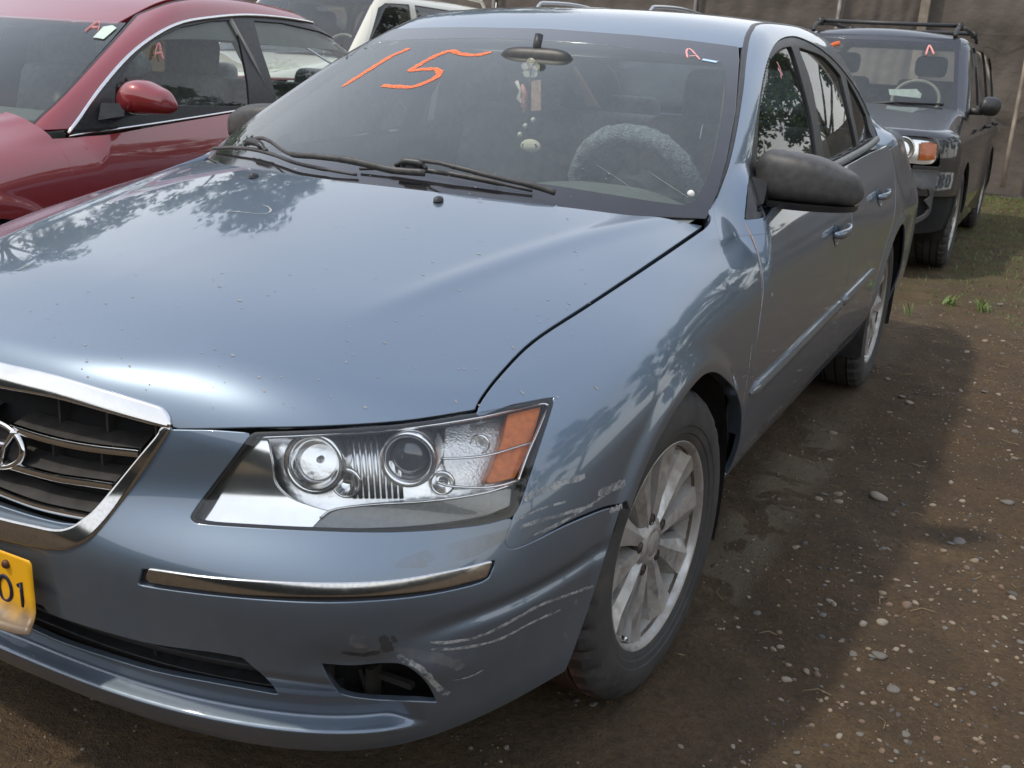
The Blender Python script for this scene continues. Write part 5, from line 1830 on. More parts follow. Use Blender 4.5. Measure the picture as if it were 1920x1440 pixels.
# side glass, black frames, chrome line
GF = [(215, 196), (218, 160), (240, 118), (285, 76), (340, 50), (400, 38), (440, 36), (452, 80), (466, 150), (470, 200)]
GR_ = [(520, 190), (510, 150), (490, 90), (476, 38), (530, 42), (600, 58), (655, 78), (700, 110), (700, 168)]
gp = []
for g_ in (GF, GR_):
    q_ = rinv(trace(R_green, np.array(g_, float), 1.5, 9))[:, 1:3]
    gp.append(q_)
V_, T_ = clips(Vr, Tr, lambda V: loc_yz(V) + .002, lambda V: -poly_sd(V[:, 1:3], gp[0]), lambda V: -poly_sd(V[:, 1:3], gp[1]))
rpanel('window_trim', V_, T_, F_loc_rg, BLACK_TRIM, offset=-.003, mirror='copy')
for g_ in gp:
    V_, T_ = clips(Vr, Tr, lambda V: poly_sd(V[:, 1:3], g_) - .004)
    rpanel('side_window', V_, T_, F_loc_rg, GLASS_SIDE, offset=-.010, mirror='copy', flange=0)
edge = np.vstack([RD_DLO3, RD_B[::-1]])
P3 = []
for y, z in edge:
    q_ = bisect(F_loc_rg, np.array([[1.4, y, z]]), np.array([[.2, y, z]]))[0]; P3.append(q_ + [.003, 0, 0])
vf_obj('window_chrome', tube(rfwd(np.array(P3)), .0085, 8, squash=.8), CHROME, red)
# red door mirror
secs = []
profr = nspline([0, .1, .3, .55, .8, .93, 1], np.array([[.030, .0, .035], [.050, .008, .055], [.066, .018, .085], [.062, .020, .092], [.048, .010, .072], [.032, .002, .045], [.006, -.008, .010]]))
for t in np.linspace(0, 1, 22):
    hz, zc, dp = profr(np.array([t]))[0]
    ring = []
    for a in np.linspace(0, 2 * PI, 24, endpoint=False):
        c, s_ = math.cos(a), math.sin(a)
        yy = (abs(c) ** .75) * np.sign(c); zz = (abs(s_) ** .75) * np.sign(s_)
        ring.append((.80 + .235 * t, (yy * .012 if yy > 0 else yy * max(dp, .006)) + .03 * t, zc + zz * max(hz, .004)))
    secs.append(ring)
mc_r = rinv(trace(R_all, [(215, 228)], 1.5, 9))[0]
V, F = loft(secs)
V = rfwd(np.array(V) * [1, 1, 1] + [0, mc_r[1] + .10, 1.035])
vf_obj('door_mirror', (V, F), RED, red, sub=1)
ft = loft([[(.79, mc_r[1] + dy, zz) for dy, zz in ((-.02, .965), (.10, .965), (.10, 1.02), (.0, 1.03))], [(.86, mc_r[1] + dy, zz) for dy, zz in ((.04, .985), (.11, .985), (.11, 1.02), (.05, 1.03))]])
vf_obj('mirror_foot', (rfwd(np.array(ft[0])), ft[1]), BLACK_TRIM, red, angle=30)
for (sx_, yy_) in ((1, 0), (1, 2.73), (-1, 0), (-1, 2.73)):
    w = add_wheel(red, 0, 0, 0, 0, sx_)
    w.matrix_parent_inverse = Matrix.Identity(4)
    w.location = (sx_ * .785, (yy_ - 1.36) * 1.04, .334)
# interior of the red car
for nm, cc, ss, mt, bv, rt in [('seat', (sg_ * .37, 1.30, .48), (.50, .52, .20), CLOTH, .07, .1) for sg_ in (1, -1)] + [('backrest', (sg_ * .37, 1.62, .80), (.50, .15, .66), CLOTH, .06, -.3) for sg_ in (1, -1)] + [('headrest', (sg_ * .37, 1.74, 1.20), (.28, .11, .20), CLOTH, .05, -.15) for sg_ in (1, -1)] + \
        [('rear_bench', (0, 2.7, .75), (1.3, .2, .66), CLOTH, .06, -.35), ('headrest', (.36, 2.88, 1.08), (.30, .12, .16), CLOTH, .06, -.2), ('headrest', (-.36, 2.88, 1.08), (.30, .12, .16), CLOTH, .06, -.2), ('dashboard', (0, .72, .86), (1.46, .55, .16), DASH, .06, .08)]:
    R_ = np.array(Matrix.Rotation(rt, 3, 'X'))
    o = box_obj(nm, cc, ss, mt, None, bv, R_, seg=3)
    n = len(o.data.vertices); co = np.zeros(n * 3); o.data.vertices.foreach_get('co', co)
    o.data.vertices.foreach_set('co', rfwd(co.reshape(-1, 3)).ravel()); o.data.update()
    o.parent = red; o.matrix_parent_inverse = base_matrix(red).inverted()
V, T = ray_patch(lambda P: F_loc_rg(P) + .03, (0, .9, 1.85), (.70, 0, 0), (0, 2.2, 0), 24, 40, (0, .1, -1), 1.0)
V, T = clips(V, T, lambda V: -V[:, 0], lambda V: 1.27 - V[:, 2], lambda V: WC(V[:, 2]) + .30 * V[:, 0] ** 2 + .10 - V[:, 1])
rpanel('headliner', V, T, lambda P: F_loc_rg(P) + .03, BEIGE, mirror='weld', flange=0)
qs = [np.array([[.745, 1.80, 1.0]]), np.array([[.70, 1.72, 1.2]]), np.array([[.63, 1.66, 1.37]])]
vf_obj('pillar_trim', tube(rfwd(np.vstack(qs)), [.05, .045, .04], 6, squash=.4), BEIGE, red)
for Fn, st, w_ in ((lambda P: F_loc_rw(rinv(P)), [[(160, 60), (175, 48), (185, 43), (187, 50), (184, 60)], [(172, 53), (185, 52)]], .013), (R_green, [[(289, 109), (292, 92), (297, 82), (300, 95), (305, 112)], [(291, 101), (302, 99)]], .015)):
    for q_ in st:
        P = trace(Fn, catmull(q_, 4), 1.5, 9)
        g_ = grad(Fn, P); g_ /= np.linalg.norm(g_, axis=1)[:, None]
        vf_obj('letter_mark', tube(P + g_ * .003, w_ * .4, 6, squash=.3), PINK, red)
P = trace(lambda P: F_loc_rw(rinv(P)), [(176, 72), (196, 75), (220, 54), (212, 49), (195, 52)], 1.5, 9)
vf_obj('sticker', (P + np.array([0, -.004, .004]), [(0, 1, 2, 3, 4)]), simple('pale green sticker', (.55, .66, .55), .5), red, smooth=False)
box_obj('underbody', tuple(rfwd(np.array([[0, 1.4, .32]]))[0]), (1.5, 3.6, .12), DARK, red, 0, np.array(Matrix.Rotation(math.radians(6.5), 3, 'Z')))


# ---- sport utility vehicles (one builder, three bodies)
def S_low(Q):
    x = np.abs(Q[:, 0]); y = Q[:, 1]; z = Q[:, 2]
    side = x - (.888 - .10 * sstep(z, .86, 1.12) - .03 * sstep(-z, -.45, -.25) - .05 * np.clip((z - .5) / 1, 0, 1) ** 2)
    r = np.minimum(np.hypot(y, z - .36), np.hypot(y - 2.62, z - .36))
    side = side - .018 * (1 - sstep(r, .41, .47)) * sstep(x, .6, .8)
    yf = -.80 + .26 * (x / .9) ** 3 - .05 * sstep(-z, -.72, -.60) + .02 * sstep(z, .8, .98)
    front = yf - y
    top = (z - (.975 + .145 * np.clip((y + .8) / 1.2, 0, 3) - .045 * np.clip((y - .4), 0, 3) - .05 * (x / .9) ** 4)) * .98
    rear = y - 3.50
    a = smax(side, smax(front, rear, .05), .16)
    return smax(a, top, .06)


def S_ws(Q):
    x = np.abs(Q[:, 0]); y = Q[:, 1]; z = Q[:, 2]
    return ((.38 + (z - 1.10) * 1.20 + .22 * x * x) - y) * .62


def S_green(Q):
    x = np.abs(Q[:, 0]); y = Q[:, 1]; z = Q[:, 2]
    side = (x - (.815 - .20 * np.clip(z - 1.02, 0, 2) ** 1.25 * 1.25)) * .96
    roof = z - (1.70 - .05 * (x / .6) ** 2 - .09 * np.clip((1.3 - y), 0, 2) ** 1.5 - .02 * np.clip(y - 2.4, 0, 3))
    rear = (y - (3.45 - .22 * (z - 1.1))) * .95
    return smax(smax(smax(S_ws(Q), rear, .03), roof, .07), side, .07)


def S_all(Q): return smin(S_low(Q), S_green(Q), .02)


TYRE_BK = simple('dark dusty tyre', (.028, .027, .026), .8, 0, .3, 12)
GREYPL = simple('grey bumper plastic', (.050, .050, .050), .55, 0, .25, 16, .2, 300)


SEAT_DK = simple('black seat cloth', (.02, .02, .021), .9, 0, .2, 30)


def make_suv(label, paint, loc, rz, scale, plain, rails, full=True, group=None):
    fwd_l = to_local(loc, rz, scale)
    inv, fwd = fwd_l
    root = thing('suv', label, 'suv', tuple(fwd(np.array([[0, 1.31, 0]]))[0]), rz, group)

    def put(name, V, T, Fl, mat, **k):
        before = set(COL.objects)
        panel(name, V, T, Fl, mat, None, **k)
        for ob in [x for x in COL.objects if x not in before]:
            n = len(ob.data.vertices); co = np.zeros(n * 3); ob.data.vertices.foreach_get('co', co)
            ob.data.vertices.foreach_set('co', fwd(co.reshape(-1, 3)).ravel()); ob.data.update()
            ob.parent = root; ob.matrix_parent_inverse = base_matrix(root).inverted()

    def putv(name, vf, mat, **k):
        return vf_obj(name, (fwd(np.array(vf[0])), vf[1]), mat, root, **k)
    D = 1.6
    Vs, Ts = ray_patch(S_all, (1.5, -.95, .30), (0, 4.6, 0), (0, 0, 1.45), 200, 70, (-1, .05, -.12), 1.5)
    arch = lambda V: .405 - np.minimum(np.hypot(V[:, 1], V[:, 2] - .36), np.hypot(V[:, 1] - 2.62, V[:, 2] - .36))
    WIN = [[(.62, 1.10), (1.02, 1.53), (1.12, 1.575), (1.50, 1.59), (1.50, 1.10)], [(1.58, 1.10), (1.58, 1.59), (2.38, 1.58), (2.46, 1.50), (2.50, 1.10)], [(2.62, 1.11), (2.58, 1.48), (2.66, 1.56), (3.20, 1.54), (3.27, 1.46), (3.27, 1.12)]]
    wcut = [(lambda V, w=w: -poly_sd(V[:, 1:3], w)) for w in WIN]
    doors = (.50, 1.54, 2.42)
    segs = ((-1.0, .50, 'fender'), (.507, 1.537, 'door'), (1.544, 2.50, 'door'), (2.507, 3.7, 'quarter_panel'))
    for a_, b_, nm in segs:
        fn = [arch, lambda V: np.where(V[:, 2] > 1.085, (.727 - .115 * (V[:, 2] - 1.1) / .5) - V[:, 0], .62 - V[:, 0]), lambda V: a_ - V[:, 1], lambda V: V[:, 1] - b_] + wcut + [lambda V: V[:, 2] - 1.64]
        if nm == 'fender':
            fn += [lambda V: V[:, 2] - (1.085 + .05 * V[:, 1]), lambda V: .56 - V[:, 2] - .2 * sstep(V[:, 1], -.3, 0.0), lambda V: -poly_sd(V[:, 1:3], [(-1.0, .75), (-.625, .75), (-.64, .915), (-.66, .945), (-1.0, .955)])]
        V, T = clips(Vs, Ts, *fn)
        put(nm, V, T, S_all, paint, mirror='copy', flange=.02)
    for w in WIN:
        V, T = clips(Vs, Ts, lambda V: poly_sd(V[:, 1:3], w) - .002)
        put('side_window', V, T, S_green, GLASS_DARK, offset=-.012, mirror='copy', flange=0)
    # a-pillar block between fender and roof
    V, T = ray_patch(S_green, (1.4, -.3, 1.0), (0, 2.2, 0), (-.6, 0, .9), 120, 70, (-.8, .3, -.45), 1.6)
    gl_edge = lambda V: (V[:, 0] - (.725 - .115 * (V[:, 2] - 1.1) / .5))
    V_, T_ = clips(V, T, lambda V: -gl_edge(V), lambda V: V[:, 1] - .60 - (V[:, 2] - 1.1) * .9, lambda V: 1.09 - V[:, 2])
    put('pillar_frame', V_, T_, S_green, paint, mirror='copy', offset=.001)
    # hood
    V, T = ray_patch(S_low, (0, -1.6, 1.7), (.92, 0, 0), (0, 1.75, 0), 60, 90, (0, .66, -.75), 1.2)
    V_, T_ = clips(V, T, lambda V: -V[:, 0], lambda V: .945 - V[:, 2], lambda V: V[:, 1] - .42 - .1 * V[:, 0] ** 2, lambda V: V[:, 0] - (.70 + .05 * np.clip(V[:, 1], -1, 1)))
    put('hood', V_, T_, S_low, paint, mirror='weld')
    V_, T_ = clips(V, T, lambda V: .945 - V[:, 2], lambda V: V[:, 1] - .50, lambda V: (.706 + .05 * np.clip(V[:, 1], -1, 1)) - V[:, 0], lambda V: -poly_sd(V[:, 1:3], [(-1.0, .75), (-.625, .75), (-.64, .915), (-.66, .945), (-1.0, .955)]))
    put('fender_top', V_, T_, S_low, paint, mirror='copy', offset=.001)
    # front face: grille, lamps, torn bumper
    Vf_, Tf_ = cyl_patch(S_low, 0, 1.35, .30, .97, 160, 90)
    V_, T_ = clips(Vf_, Tf_, lambda V: -V[:, 0], lambda V: V[:, 2] - .935, lambda V: .77 - V[:, 2], lambda V: V[:, 0] - .44)
    put('grille', V_, T_, lambda Q: S_low(Q) + .03, GRILLE_DK, mirror='weld')
    for zz in (.80, .84, .88):
        V2_, T2_ = clips(Vf_, Tf_, lambda V: -V[:, 0], lambda V: abs(V[:, 2] - zz) - .012, lambda V: V[:, 0] - .43)
        put('grille_bar', V2_, T2_, S_low, paint if plain else BLACK_TRIM, mirror='weld', offset=-.005)
    HLP = [(.40, .775), (.70, .765), (.745, .775), (.76, .80), (.755, .91), (.735, .93), (.40, .945)]
    isl = lambda V: poly_sd(np.stack([V[:, 0] + .25 * np.clip(V[:, 1] + .62, 0, 1), V[:, 2]], 1), HLP)
    V_, T_ = clips(Vf_, Tf_, isl)
    put('headlight', V_, T_, S_low, LENS, mirror='copy', flange=0)
    V_, T_ = clips(Vf_, Tf_, lambda V: isl(V) - .004)
    put('lamp_housing', V_, T_, lambda Q: S_low(Q) + .05, REFL_S, mirror='copy', flange=-.05)
    for sgn in (1, -1):
        q_ = np.array([[sgn * .53, -.765, .855]])
        putv('reflector', turned([(-.02, .085), (.0, .082), (.004, .076), (-.03, .05), (-.045, .02), (-.045, .001)], q_[0] + [0, .03, 0], (sgn * .15, -1, 0), 28), simple('hazed reflector', (.80, .78, .70), .18, .9, .1, 40) if 'hazed reflector' not in MATS else MATS['hazed reflector'])
        aV = [(sgn * x_, y_, z_) for x_, y_, z_ in ((.645, -.69, .79), (.70, -.67, .79), (.742, -.640, .80), (.738, -.640, .90), (.70, -.67, .91), (.64, -.69, .905))]
        putv('indicator', (aV, [(0, 1, 2, 3, 4, 5)]), AMBER, smooth=False)
    # lower bumper in grey plastic, its outer part torn along a ragged edge
    jag = [(.60, .66), (.70, .60), (.74, .61), (.76, .56), (.73, .53), (.77, .48), (.75, .44), (.71, .41), (.69, .36), (.62, .34), (.58, .38), (.56, .47), (.60, .56)]
    Vg, Tg = cyl_patch(lambda Q: S_low(Q) - .015, 0, 1.42, .24, .76, 180, 80)
    low = [lambda V: -V[:, 0], lambda V: V[:, 2] - .725, lambda V: .27 - V[:, 2] + .12 * sstep(V[:, 1], -.62, -.40) * -1, lambda V: V[:, 1] + .40, lambda V: V[:, 0] - (.775 - .17 * (1 - sstep(V[:, 2], .27, .46)))]
    V_, T_ = clips(Vg, Tg, *low, lambda V: -poly_sd(np.stack([V[:, 0], V[:, 2]], 1), jag), lambda V: .052 - np.hypot(V[:, 0] - .50, V[:, 2] - .50))
    Fb = lambda Q: S_low(Q) - .015
    put('bumper', V_, T_, Fb, GREYPL, flange=.03)
    V_, T_ = clips(Vg, Tg, *low, lambda V: .052 - np.hypot(V[:, 0] - .50, V[:, 2] - .50))
    V_ = V_ * np.array([-1, 1, 1]); put('bumper', V_, T_[:, ::-1], Fb, GREYPL, flange=.03)
    V_, T_ = clips(Vf_, Tf_, lambda V: -V[:, 0], lambda V: V[:, 2] - .74)
    put('bumper_core', V_, T_, lambda Q: S_low(Q) + .08, DARK, mirror='weld', flange=0)
    for sgn in (1, -1):
        putv('fog_lamp', turned([(-.04, .060), (.012, .058), (.016, .050), (-.01, .045), (-.03, .02), (-.03, .001)], np.array([sgn * .50, -.80, .50]), (sgn * .1, -1, 0), 24), simple('rusty fog bezel', (.16, .11, .085), .5, .3, .4, 40) if 'rusty fog bezel' not in MATS else MATS['rusty fog bezel'])
    # windshield and border
    V, T = ray_patch(S_ws, (0, -.9, 1.75), (.85, 0, 0), (0, 2.0, 0), 50, 90, (0, .8, -.6), 2.0)
    V, T = clips(V, T, lambda V: -V[:, 0], lambda V: 1.07 - V[:, 2], lambda V: V[:, 2] - 1.635, lambda V: gl_edge(V) - .004)
    inn = lambda V: np.maximum(np.maximum(V[:, 2] - 1.57, 1.115 - V[:, 2]), V[:, 0] - (.69 - .115 * (V[:, 2] - 1.1) / .5))
    V_, T_ = clips(V, T, inn)
    put('windshield', V_, T_, S_ws, GLASS, mirror='weld', flange=0)
    V_, T_ = clips(V, T, lambda V: -inn(V))
    put('windshield_border', V_, T_, S_ws, FRIT, mirror='weld', flange=0)
    # roof
    V, T = ray_patch(S_green, (0, .3, 2.2), (.72, 0, 0), (0, 3.4, 0), 60, 110, (0, .12, -1), 1.4)
    V_, T_ = clips(V, T, lambda V: -V[:, 0], lambda V: 1.60 - V[:, 2], lambda V: -S_ws(V) * 0 + (.93 + .22 * V[:, 0] ** 2 + (1.1 - 1.1)) - V[:, 1], lambda V: V[:, 0] - .655)
    put('roof', V_, T_, S_green, paint, mirror='weld', offset=.001)
    # rails
    for sgn in (1, -1):
        p = [(sgn * .56, 1.10, 1.655), (sgn * .56, 1.16, 1.700), (sgn * .56, 1.28, 1.722), (sgn * .56, 2.0, 1.748), (sgn * .56, 2.9, 1.72), (sgn * .56, 3.05, 1.70), (sgn * .56, 3.12, 1.63)]
        putv('roof_rail', tube(catmull(p, 4), .017, 8), rails)
    if not plain:
        for yy in (1.35, 2.75):
            putv('roof_crossbar', tube([(-.56, yy, 1.745), (.56, yy, 1.745)], .016, 8), rails)
        for sgn in (1, -1):
            for yy in (1.35, 2.75):
                putv('crossbar_foot', boxvf((sgn * .56, yy, 1.738), (.05, .07, .06)), rails)
    # mirrors
    for sgn in (1, -1):
        secs = []
        for t in np.linspace(0, 1, 12):
            hz = .068 * (1 - abs(2 * t - 1) ** 3.5) ** .5 + .004; dp = .07 * (1 - abs(2 * t - 1) ** 3) ** .5 + .004
            ring = [(sgn * (.86 + .155 * t), .66 + .04 * t + dp * (math.cos(a) if math.cos(a) < 0 else .3 * math.cos(a)), 1.145 + hz * math.sin(a)) for a in np.linspace(0, 2 * PI, 16, endpoint=False)]
            secs.append(ring[::sgn])
        putv('door_mirror', loft(secs), paint if plain else BLACK_TRIM, sub=1)
        putv('mirror_foot', boxvf((sgn * .84, .68, 1.10), (.10, .08, .05)), BLACK_TRIM)
        for yy in (1.38, 2.34):
            putv('door_handle', tube([(sgn * .885, yy - .09, .975), (sgn * .915, yy - .06, .975), (sgn * .915, yy + .06, .975), (sgn * .885, yy + .09, .975)], .014, 8), BLACK_TRIM)
    # wiper and cowl
    putv('wiper', tube([(.10, .36, 1.105), (.30, .42, 1.135), (.62, .50, 1.14)], [.014, .010, .007], 6), BLACK_TRIM)
    putv('wiper', tube([(-.50, .36, 1.105), (-.30, .42, 1.135), (.10, .44, 1.14)], [.014, .010, .007], 6), BLACK_TRIM)
    # interior
    putv('dashboard', boxvf((0, .72, 1.02), (1.42, .50, .12)), DASH, smooth=False)
    for sgn in (1, -1):
        for nm, cc, ss in (('backrest', (sgn * .36, 1.55, 1.0), (.48, .14, .62)), ('headrest', (sgn * .36, 1.62, 1.42), (.26, .10, .17))):
            o = box_obj(nm, cc, ss, SEAT_DK, None, .045)
            n = len(o.data.vertices); co = np.zeros(n * 3); o.data.vertices.foreach_get('co', co)
            o.data.vertices.foreach_set('co', fwd(co.reshape(-1, 3)).ravel()); o.parent = root; o.matrix_parent_inverse = base_matrix(root).inverted()
    putv('steering_wheel', tube([(.36 + .18 * math.cos(a), .93 + .05 * math.sin(a), 1.15 + .15 * math.sin(a)) for a in np.linspace(0, 2 * PI, 36, endpoint=False)], .014, 8, closed=True), simple('beige steering wheel', (.26, .24, .20), .5) if 'beige steering wheel' not in MATS else MATS['beige steering wheel'])
    putv('interior_back', boxvf((0, 2.9, 1.0), (1.4, .2, .5)), DASH, smooth=False)
    putv('underbody', boxvf((0, 1.35, .50), (1.5, 4.0, .22)), DARK, smooth=False)
    for yy in (0, 2.62):
        for sgn in (1, -1):
            w = add_wheel(root, 0, 0, 0, 0, sgn, .3 + yy, 1.06)
            w.matrix_parent_inverse = Matrix.Identity(4)
            w.location = (sgn * .775 * scale[0], (yy - 1.31) * scale[1], .353)
            V, F = lathe([(.50, .02), (.50, .43), (.86, .42)], 30, 'x', (0, yy, .36), -.3, PI + .3)
            putv('wheel_liner', ([(p[0] * sgn, p[1], p[2]) for p in V], F), LINER)
    return root, fwd, inv


suv, sfwd, sinv = make_suv('black suv with a torn bumper and roof rack parked behind the blue sedan', BLACKP, (-.03, 6.42, 0), 0.0, (1.0, 1.0, 1.0), False, BLACK_TRIM)
SW = lambda P: S_ws(sinv(P))
for q_ in ([(1736, 104), (1740, 92), (1743, 87), (1747, 94), (1751, 103)],):
    P = trace(SW, catmull(q_, 4), 3, 14); vf_obj('letter_mark', tube(P + [0, -.006, .006], .008, 6), PINK, suv)
P = trace(SW, catmull([(1557, 88), (1566, 84), (1575, 82)], 4), 3, 14); vf_obj('paint_mark', tube(P + [0, -.006, .006], .017, 6, squash=.5), ORANGE, suv)
P = [at(np.array(p, float), 'y', 7.05) for p in ((1666, 167), (1719, 167), (1728, 176), (1726, 184), (1668, 178))]
pap = thing('paper_sheet', 'white paper sheet lying on the dashboard of the black suv', 'paper', tuple(np.mean(P, 0)))
vf_obj('sheet', (P, [(0, 1, 2, 3, 4)]), simple('white paper', (.75, .82, .78), .7), pap, smooth=False)
make_suv('cream suv seen over the roof of the red sedan', CREAM, (-4.95, 5.35, 0), 0.0, (1.03, 1.06, 1.075), True, CREAM)
make_suv('silver suv whose two roof rails show above the roof of the blue sedan', SILVERP, (-2.60, 6.35, 0), 0.0, (1.0, 1.0, 1.045), True, SILVERP)

# ------------------------------------------------------------------ fence
FAB = NB('brown privacy mesh')
br = FAB.n('ShaderNodeTexBrick')
fb = FAB.mix(FAB.ramp(FAB.noise(1.3, 5, .6), [(.3, 0.0), (.7, 1.0)]), (.088, .070, .058), (.125, .102, .084))
FABV = FAB.mix(FAB.ramp(FAB.noise(9, 4, .6, stretch=(1, 1, 6)), [(.35, .0), (.7, .6)]), fb, (.125, .11, .095))
FAB = FAB.done(FAB.bsdf(FABV, .85, 0, FAB.bump(FAB.noise(5, 4), .5, .05)))
POST = simple('weathered wood post', (.20, .165, .13), .85, 0, .3, 8)
PIPE = simple('dull steel pipe', (.22, .20, .18), .5, .5, .3, 12)
POST_D = simple('dark wire', (.07, .065, .06), .6, .3, .2, 12)
YF = 12.6
fence = thing('fence', 'tall brown mesh fence with wooden posts closing the back of the lot', 'fence', (-3, YF, 0))
px_posts = [-13.5, -9.7, -6.4, -3.31, -1.41, -.37, 1.75, 5.0, 8.8]
for i in range(len(px_posts) - 1):
    a_, b_ = px_posts[i], px_posts[i + 1]
    V = []; F = []
    nx, nz_ = 40, 44
    for ix in range(nx + 1):
        for iz in range(nz_ + 1):
            u, v = ix / nx, iz / nz_
            sag = .03 * math.sin(PI * u) * math.sin(v * 19 + i) + .02 * math.sin(u * 17 + v * 5 + i * 2) + .012 * math.sin(u * 41 - v * 9)
            fold = -.012 * math.exp(-((v - .62 - .01 * math.sin(u * 6)) / .012) ** 2) - .012 * math.exp(-((v - .30) / .01) ** 2)
            V.append((a_ + (b_ - a_) * u, YF + .06 + sag * .7 + fold, .02 + (3.2 if a_ < 1.7 else 1.9) * v))
    for ix in range(nx):
        for iz in range(nz_):
            q0 = ix * (nz_ + 1) + iz; F.append((q0, q0 + nz_ + 1, q0 + nz_ + 2, q0 + 1))
    vf_obj('mesh_panel', (V, F), FAB, fence)
for i, x_ in enumerate(px_posts):
    wide = x_ == -.37
    if wide: box_obj('post', (x_, YF - .05, 1.65), (.11, .09, 3.3), POST, fence, .006)
    else: vf_obj('post', tube([(x_, YF - .03, 0), (x_ + .01, YF - .03, 3.3 if x_ < 1.8 else 2.0)], .03, 10), PIPE, fence)
for zz in (1.0, 1.88):
    vf_obj('rail_wire', tube([(x, YF - .0, zz + .015 * math.sin(x * 2)) for x in np.linspace(-13.5, 8.8, 90)], .004, 6), POST_D, fence)
vf_obj('pipe', tube([at(np.array([1880., 352.]), 'y', YF - .25), at(np.array([1894., 270.]), 'y', YF - .2), at(np.array([1917., 150.]), 'y', YF - .12), at(np.array([1945., 0.]), 'y', YF - .05)], [.028, .026, .024, .022], 8), simple('bare light pipe', (.30, .25, .20), .6, .1, .3, 6), fence)

# added dark fence behind the camera, unseen, to darken reflections in chrome and paint
refl_fence = thing('fence', 'added dark mesh fence behind the camera, unseen, there for the reflections in the cars', 'fence', (0, -7.5, 0))
FAB2 = simple('dark mesh for reflections', (.030, .034, .028), .85, 0, .3, 3)
for i in range(8):
    a_ = -20 + i * 5.0
    V = []; F = []
    for ix in range(13):
        for iz in range(7): V.append((a_ + 4.96 * ix / 12, -7.5 + .03 * math.sin(ix * 1.7 + i + iz), .02 + 2.2 * iz / 6))
    for ix in range(12):
        for iz in range(6): q0 = ix * 7 + iz; F.append((q0, q0 + 1, q0 + 8, q0 + 7))
    vf_obj('mesh_panel', (V, F), FAB2, refl_fence)
    vf_obj('post', tube([(a_ - .02, -7.45, 0), (a_ - .02, -7.45, 2.3)], .03, 8), PIPE, refl_fence)

# ------------------------------------------------------------------ trees beyond the lot
LEAF = NB('leaf green')
LEAF = LEAF.done(LEAF.bsdf(LEAF.mix(LEAF.ramp(LEAF.noise(.9, 3), [(.3, 0.0), (.7, 1.0)]), (.035, .075, .018), (.085, .13, .035)), .6, 0, None, spec=.25))
BARK = simple('grey bark', (.11, .09, .07), .9, 0, .3, 6, .6, 20)


def tree_meshes(seed, h=10.0, r=3.2, n=6500):
    rr = random.Random(seed)
    V = []; F = []
    trunk = [(0, 0, 0), (.1, 0, h * .2), (.0, .1, h * .45), (.1, 0, h * .8)]
    parts = [tube(catmull(trunk, 4), list(np.linspace(.26, .05, 13)), 8)]
    clumps = []
    for k in range(26):
        a = rr.uniform(0, 2 * PI); el = rr.uniform(.28, .98)
        rad = r * (math.sin(PI * min(1, el * .95)) ** .7) * rr.uniform(.35, 1.0)
        c = (rad * math.cos(a), rad * math.sin(a), h * el)
        clumps.append((c, rr.uniform(.55, 1.25)))
        parts.append(tube([(0, 0, h * el * .62), (c[0] * .5, c[1] * .5, h * el * .85), c], [.07, .04, .015], 5))
    wood = merge(parts)
    for i in range(n):
        c, s_ = clumps[rr.randrange(len(clumps))]
        d = np.array([rr.gauss(0, 1), rr.gauss(0, 1), rr.gauss(0, .8)]); d *= s_ * rr.uniform(.3, 1.05) / (np.linalg.norm(d) + .01)
        p = np.array(c) + d
        a = np.array([rr.gauss(0, 1) for _ in range(3)]); a /= np.linalg.norm(a)
        b = np.cross(a, [rr.gauss(0, 1) for _ in range(3)]); b /= np.linalg.norm(b) + 1e-6
        L, w = rr.uniform(.10, .19), rr.uniform(.05, .09)
        o = len(V)
        V += [p - a * L, p + b * w, p + a * L, p - b * w]
        F.append((o, o + 1, o + 2, o + 3))
    return wood, (V, F)


TM = []
for sd_ in (3, 11):
    w_, l_ = tree_meshes(sd_)
    mw = raw_mesh('trunk', *w_); mw.materials.append(BARK)
    ml = raw_mesh('crown', *l_, smooth=False); ml.materials.append(LEAF)
    TM.append((mw, ml))
TREES = [(-9.5, 16.6, .84, 0, 'leafy tree beyond the fence, nearest behind the red sedan'), (-14.5, 14.6, .95, 1, 'tall leafy tree beyond the far left end of the fence'), (-13.0, 19.5, 1.0, 0, 'tallest tree of the clump beyond the fence'),
         (-19.5, 11.5, .95, 1, 'broad tree standing left of the lot'), (-22.0, 5.5, .9, 0, 'tree standing far left of the red sedan'),
         (3.6, 19.5, .72, 1, 'small tree beyond the low right end of the fence'), (7.5, 15.8, .80, 0, 'bushy tree beyond the right corner post of the fence'), (11.5, 11.5, .95, 0, 'tree on the right side of the lot, mirrored in the side windows'), (14.0, 6.8, .9, 1, 'leafy tree right of the lot near the sedan doors'), (12.0, 18.5, 1.1, 0, 'tall tree beyond the right corner of the lot'), (17.5, 2.0, .9, 0, 'rightmost tree along the side of the lot')]
for (x, y, sc_, k, lb) in TREES:
    t = thing('tree', lb, 'tree', (x, y, 0), rnd.uniform(0, 6), 'trees around the lot')
    t.scale = (sc_,) * 3
    for nm, me in zip(('trunk', 'crown'), TM[k]):
        o = bpy.data.objects.new(nm, me); COL.objects.link(o); o.parent = t

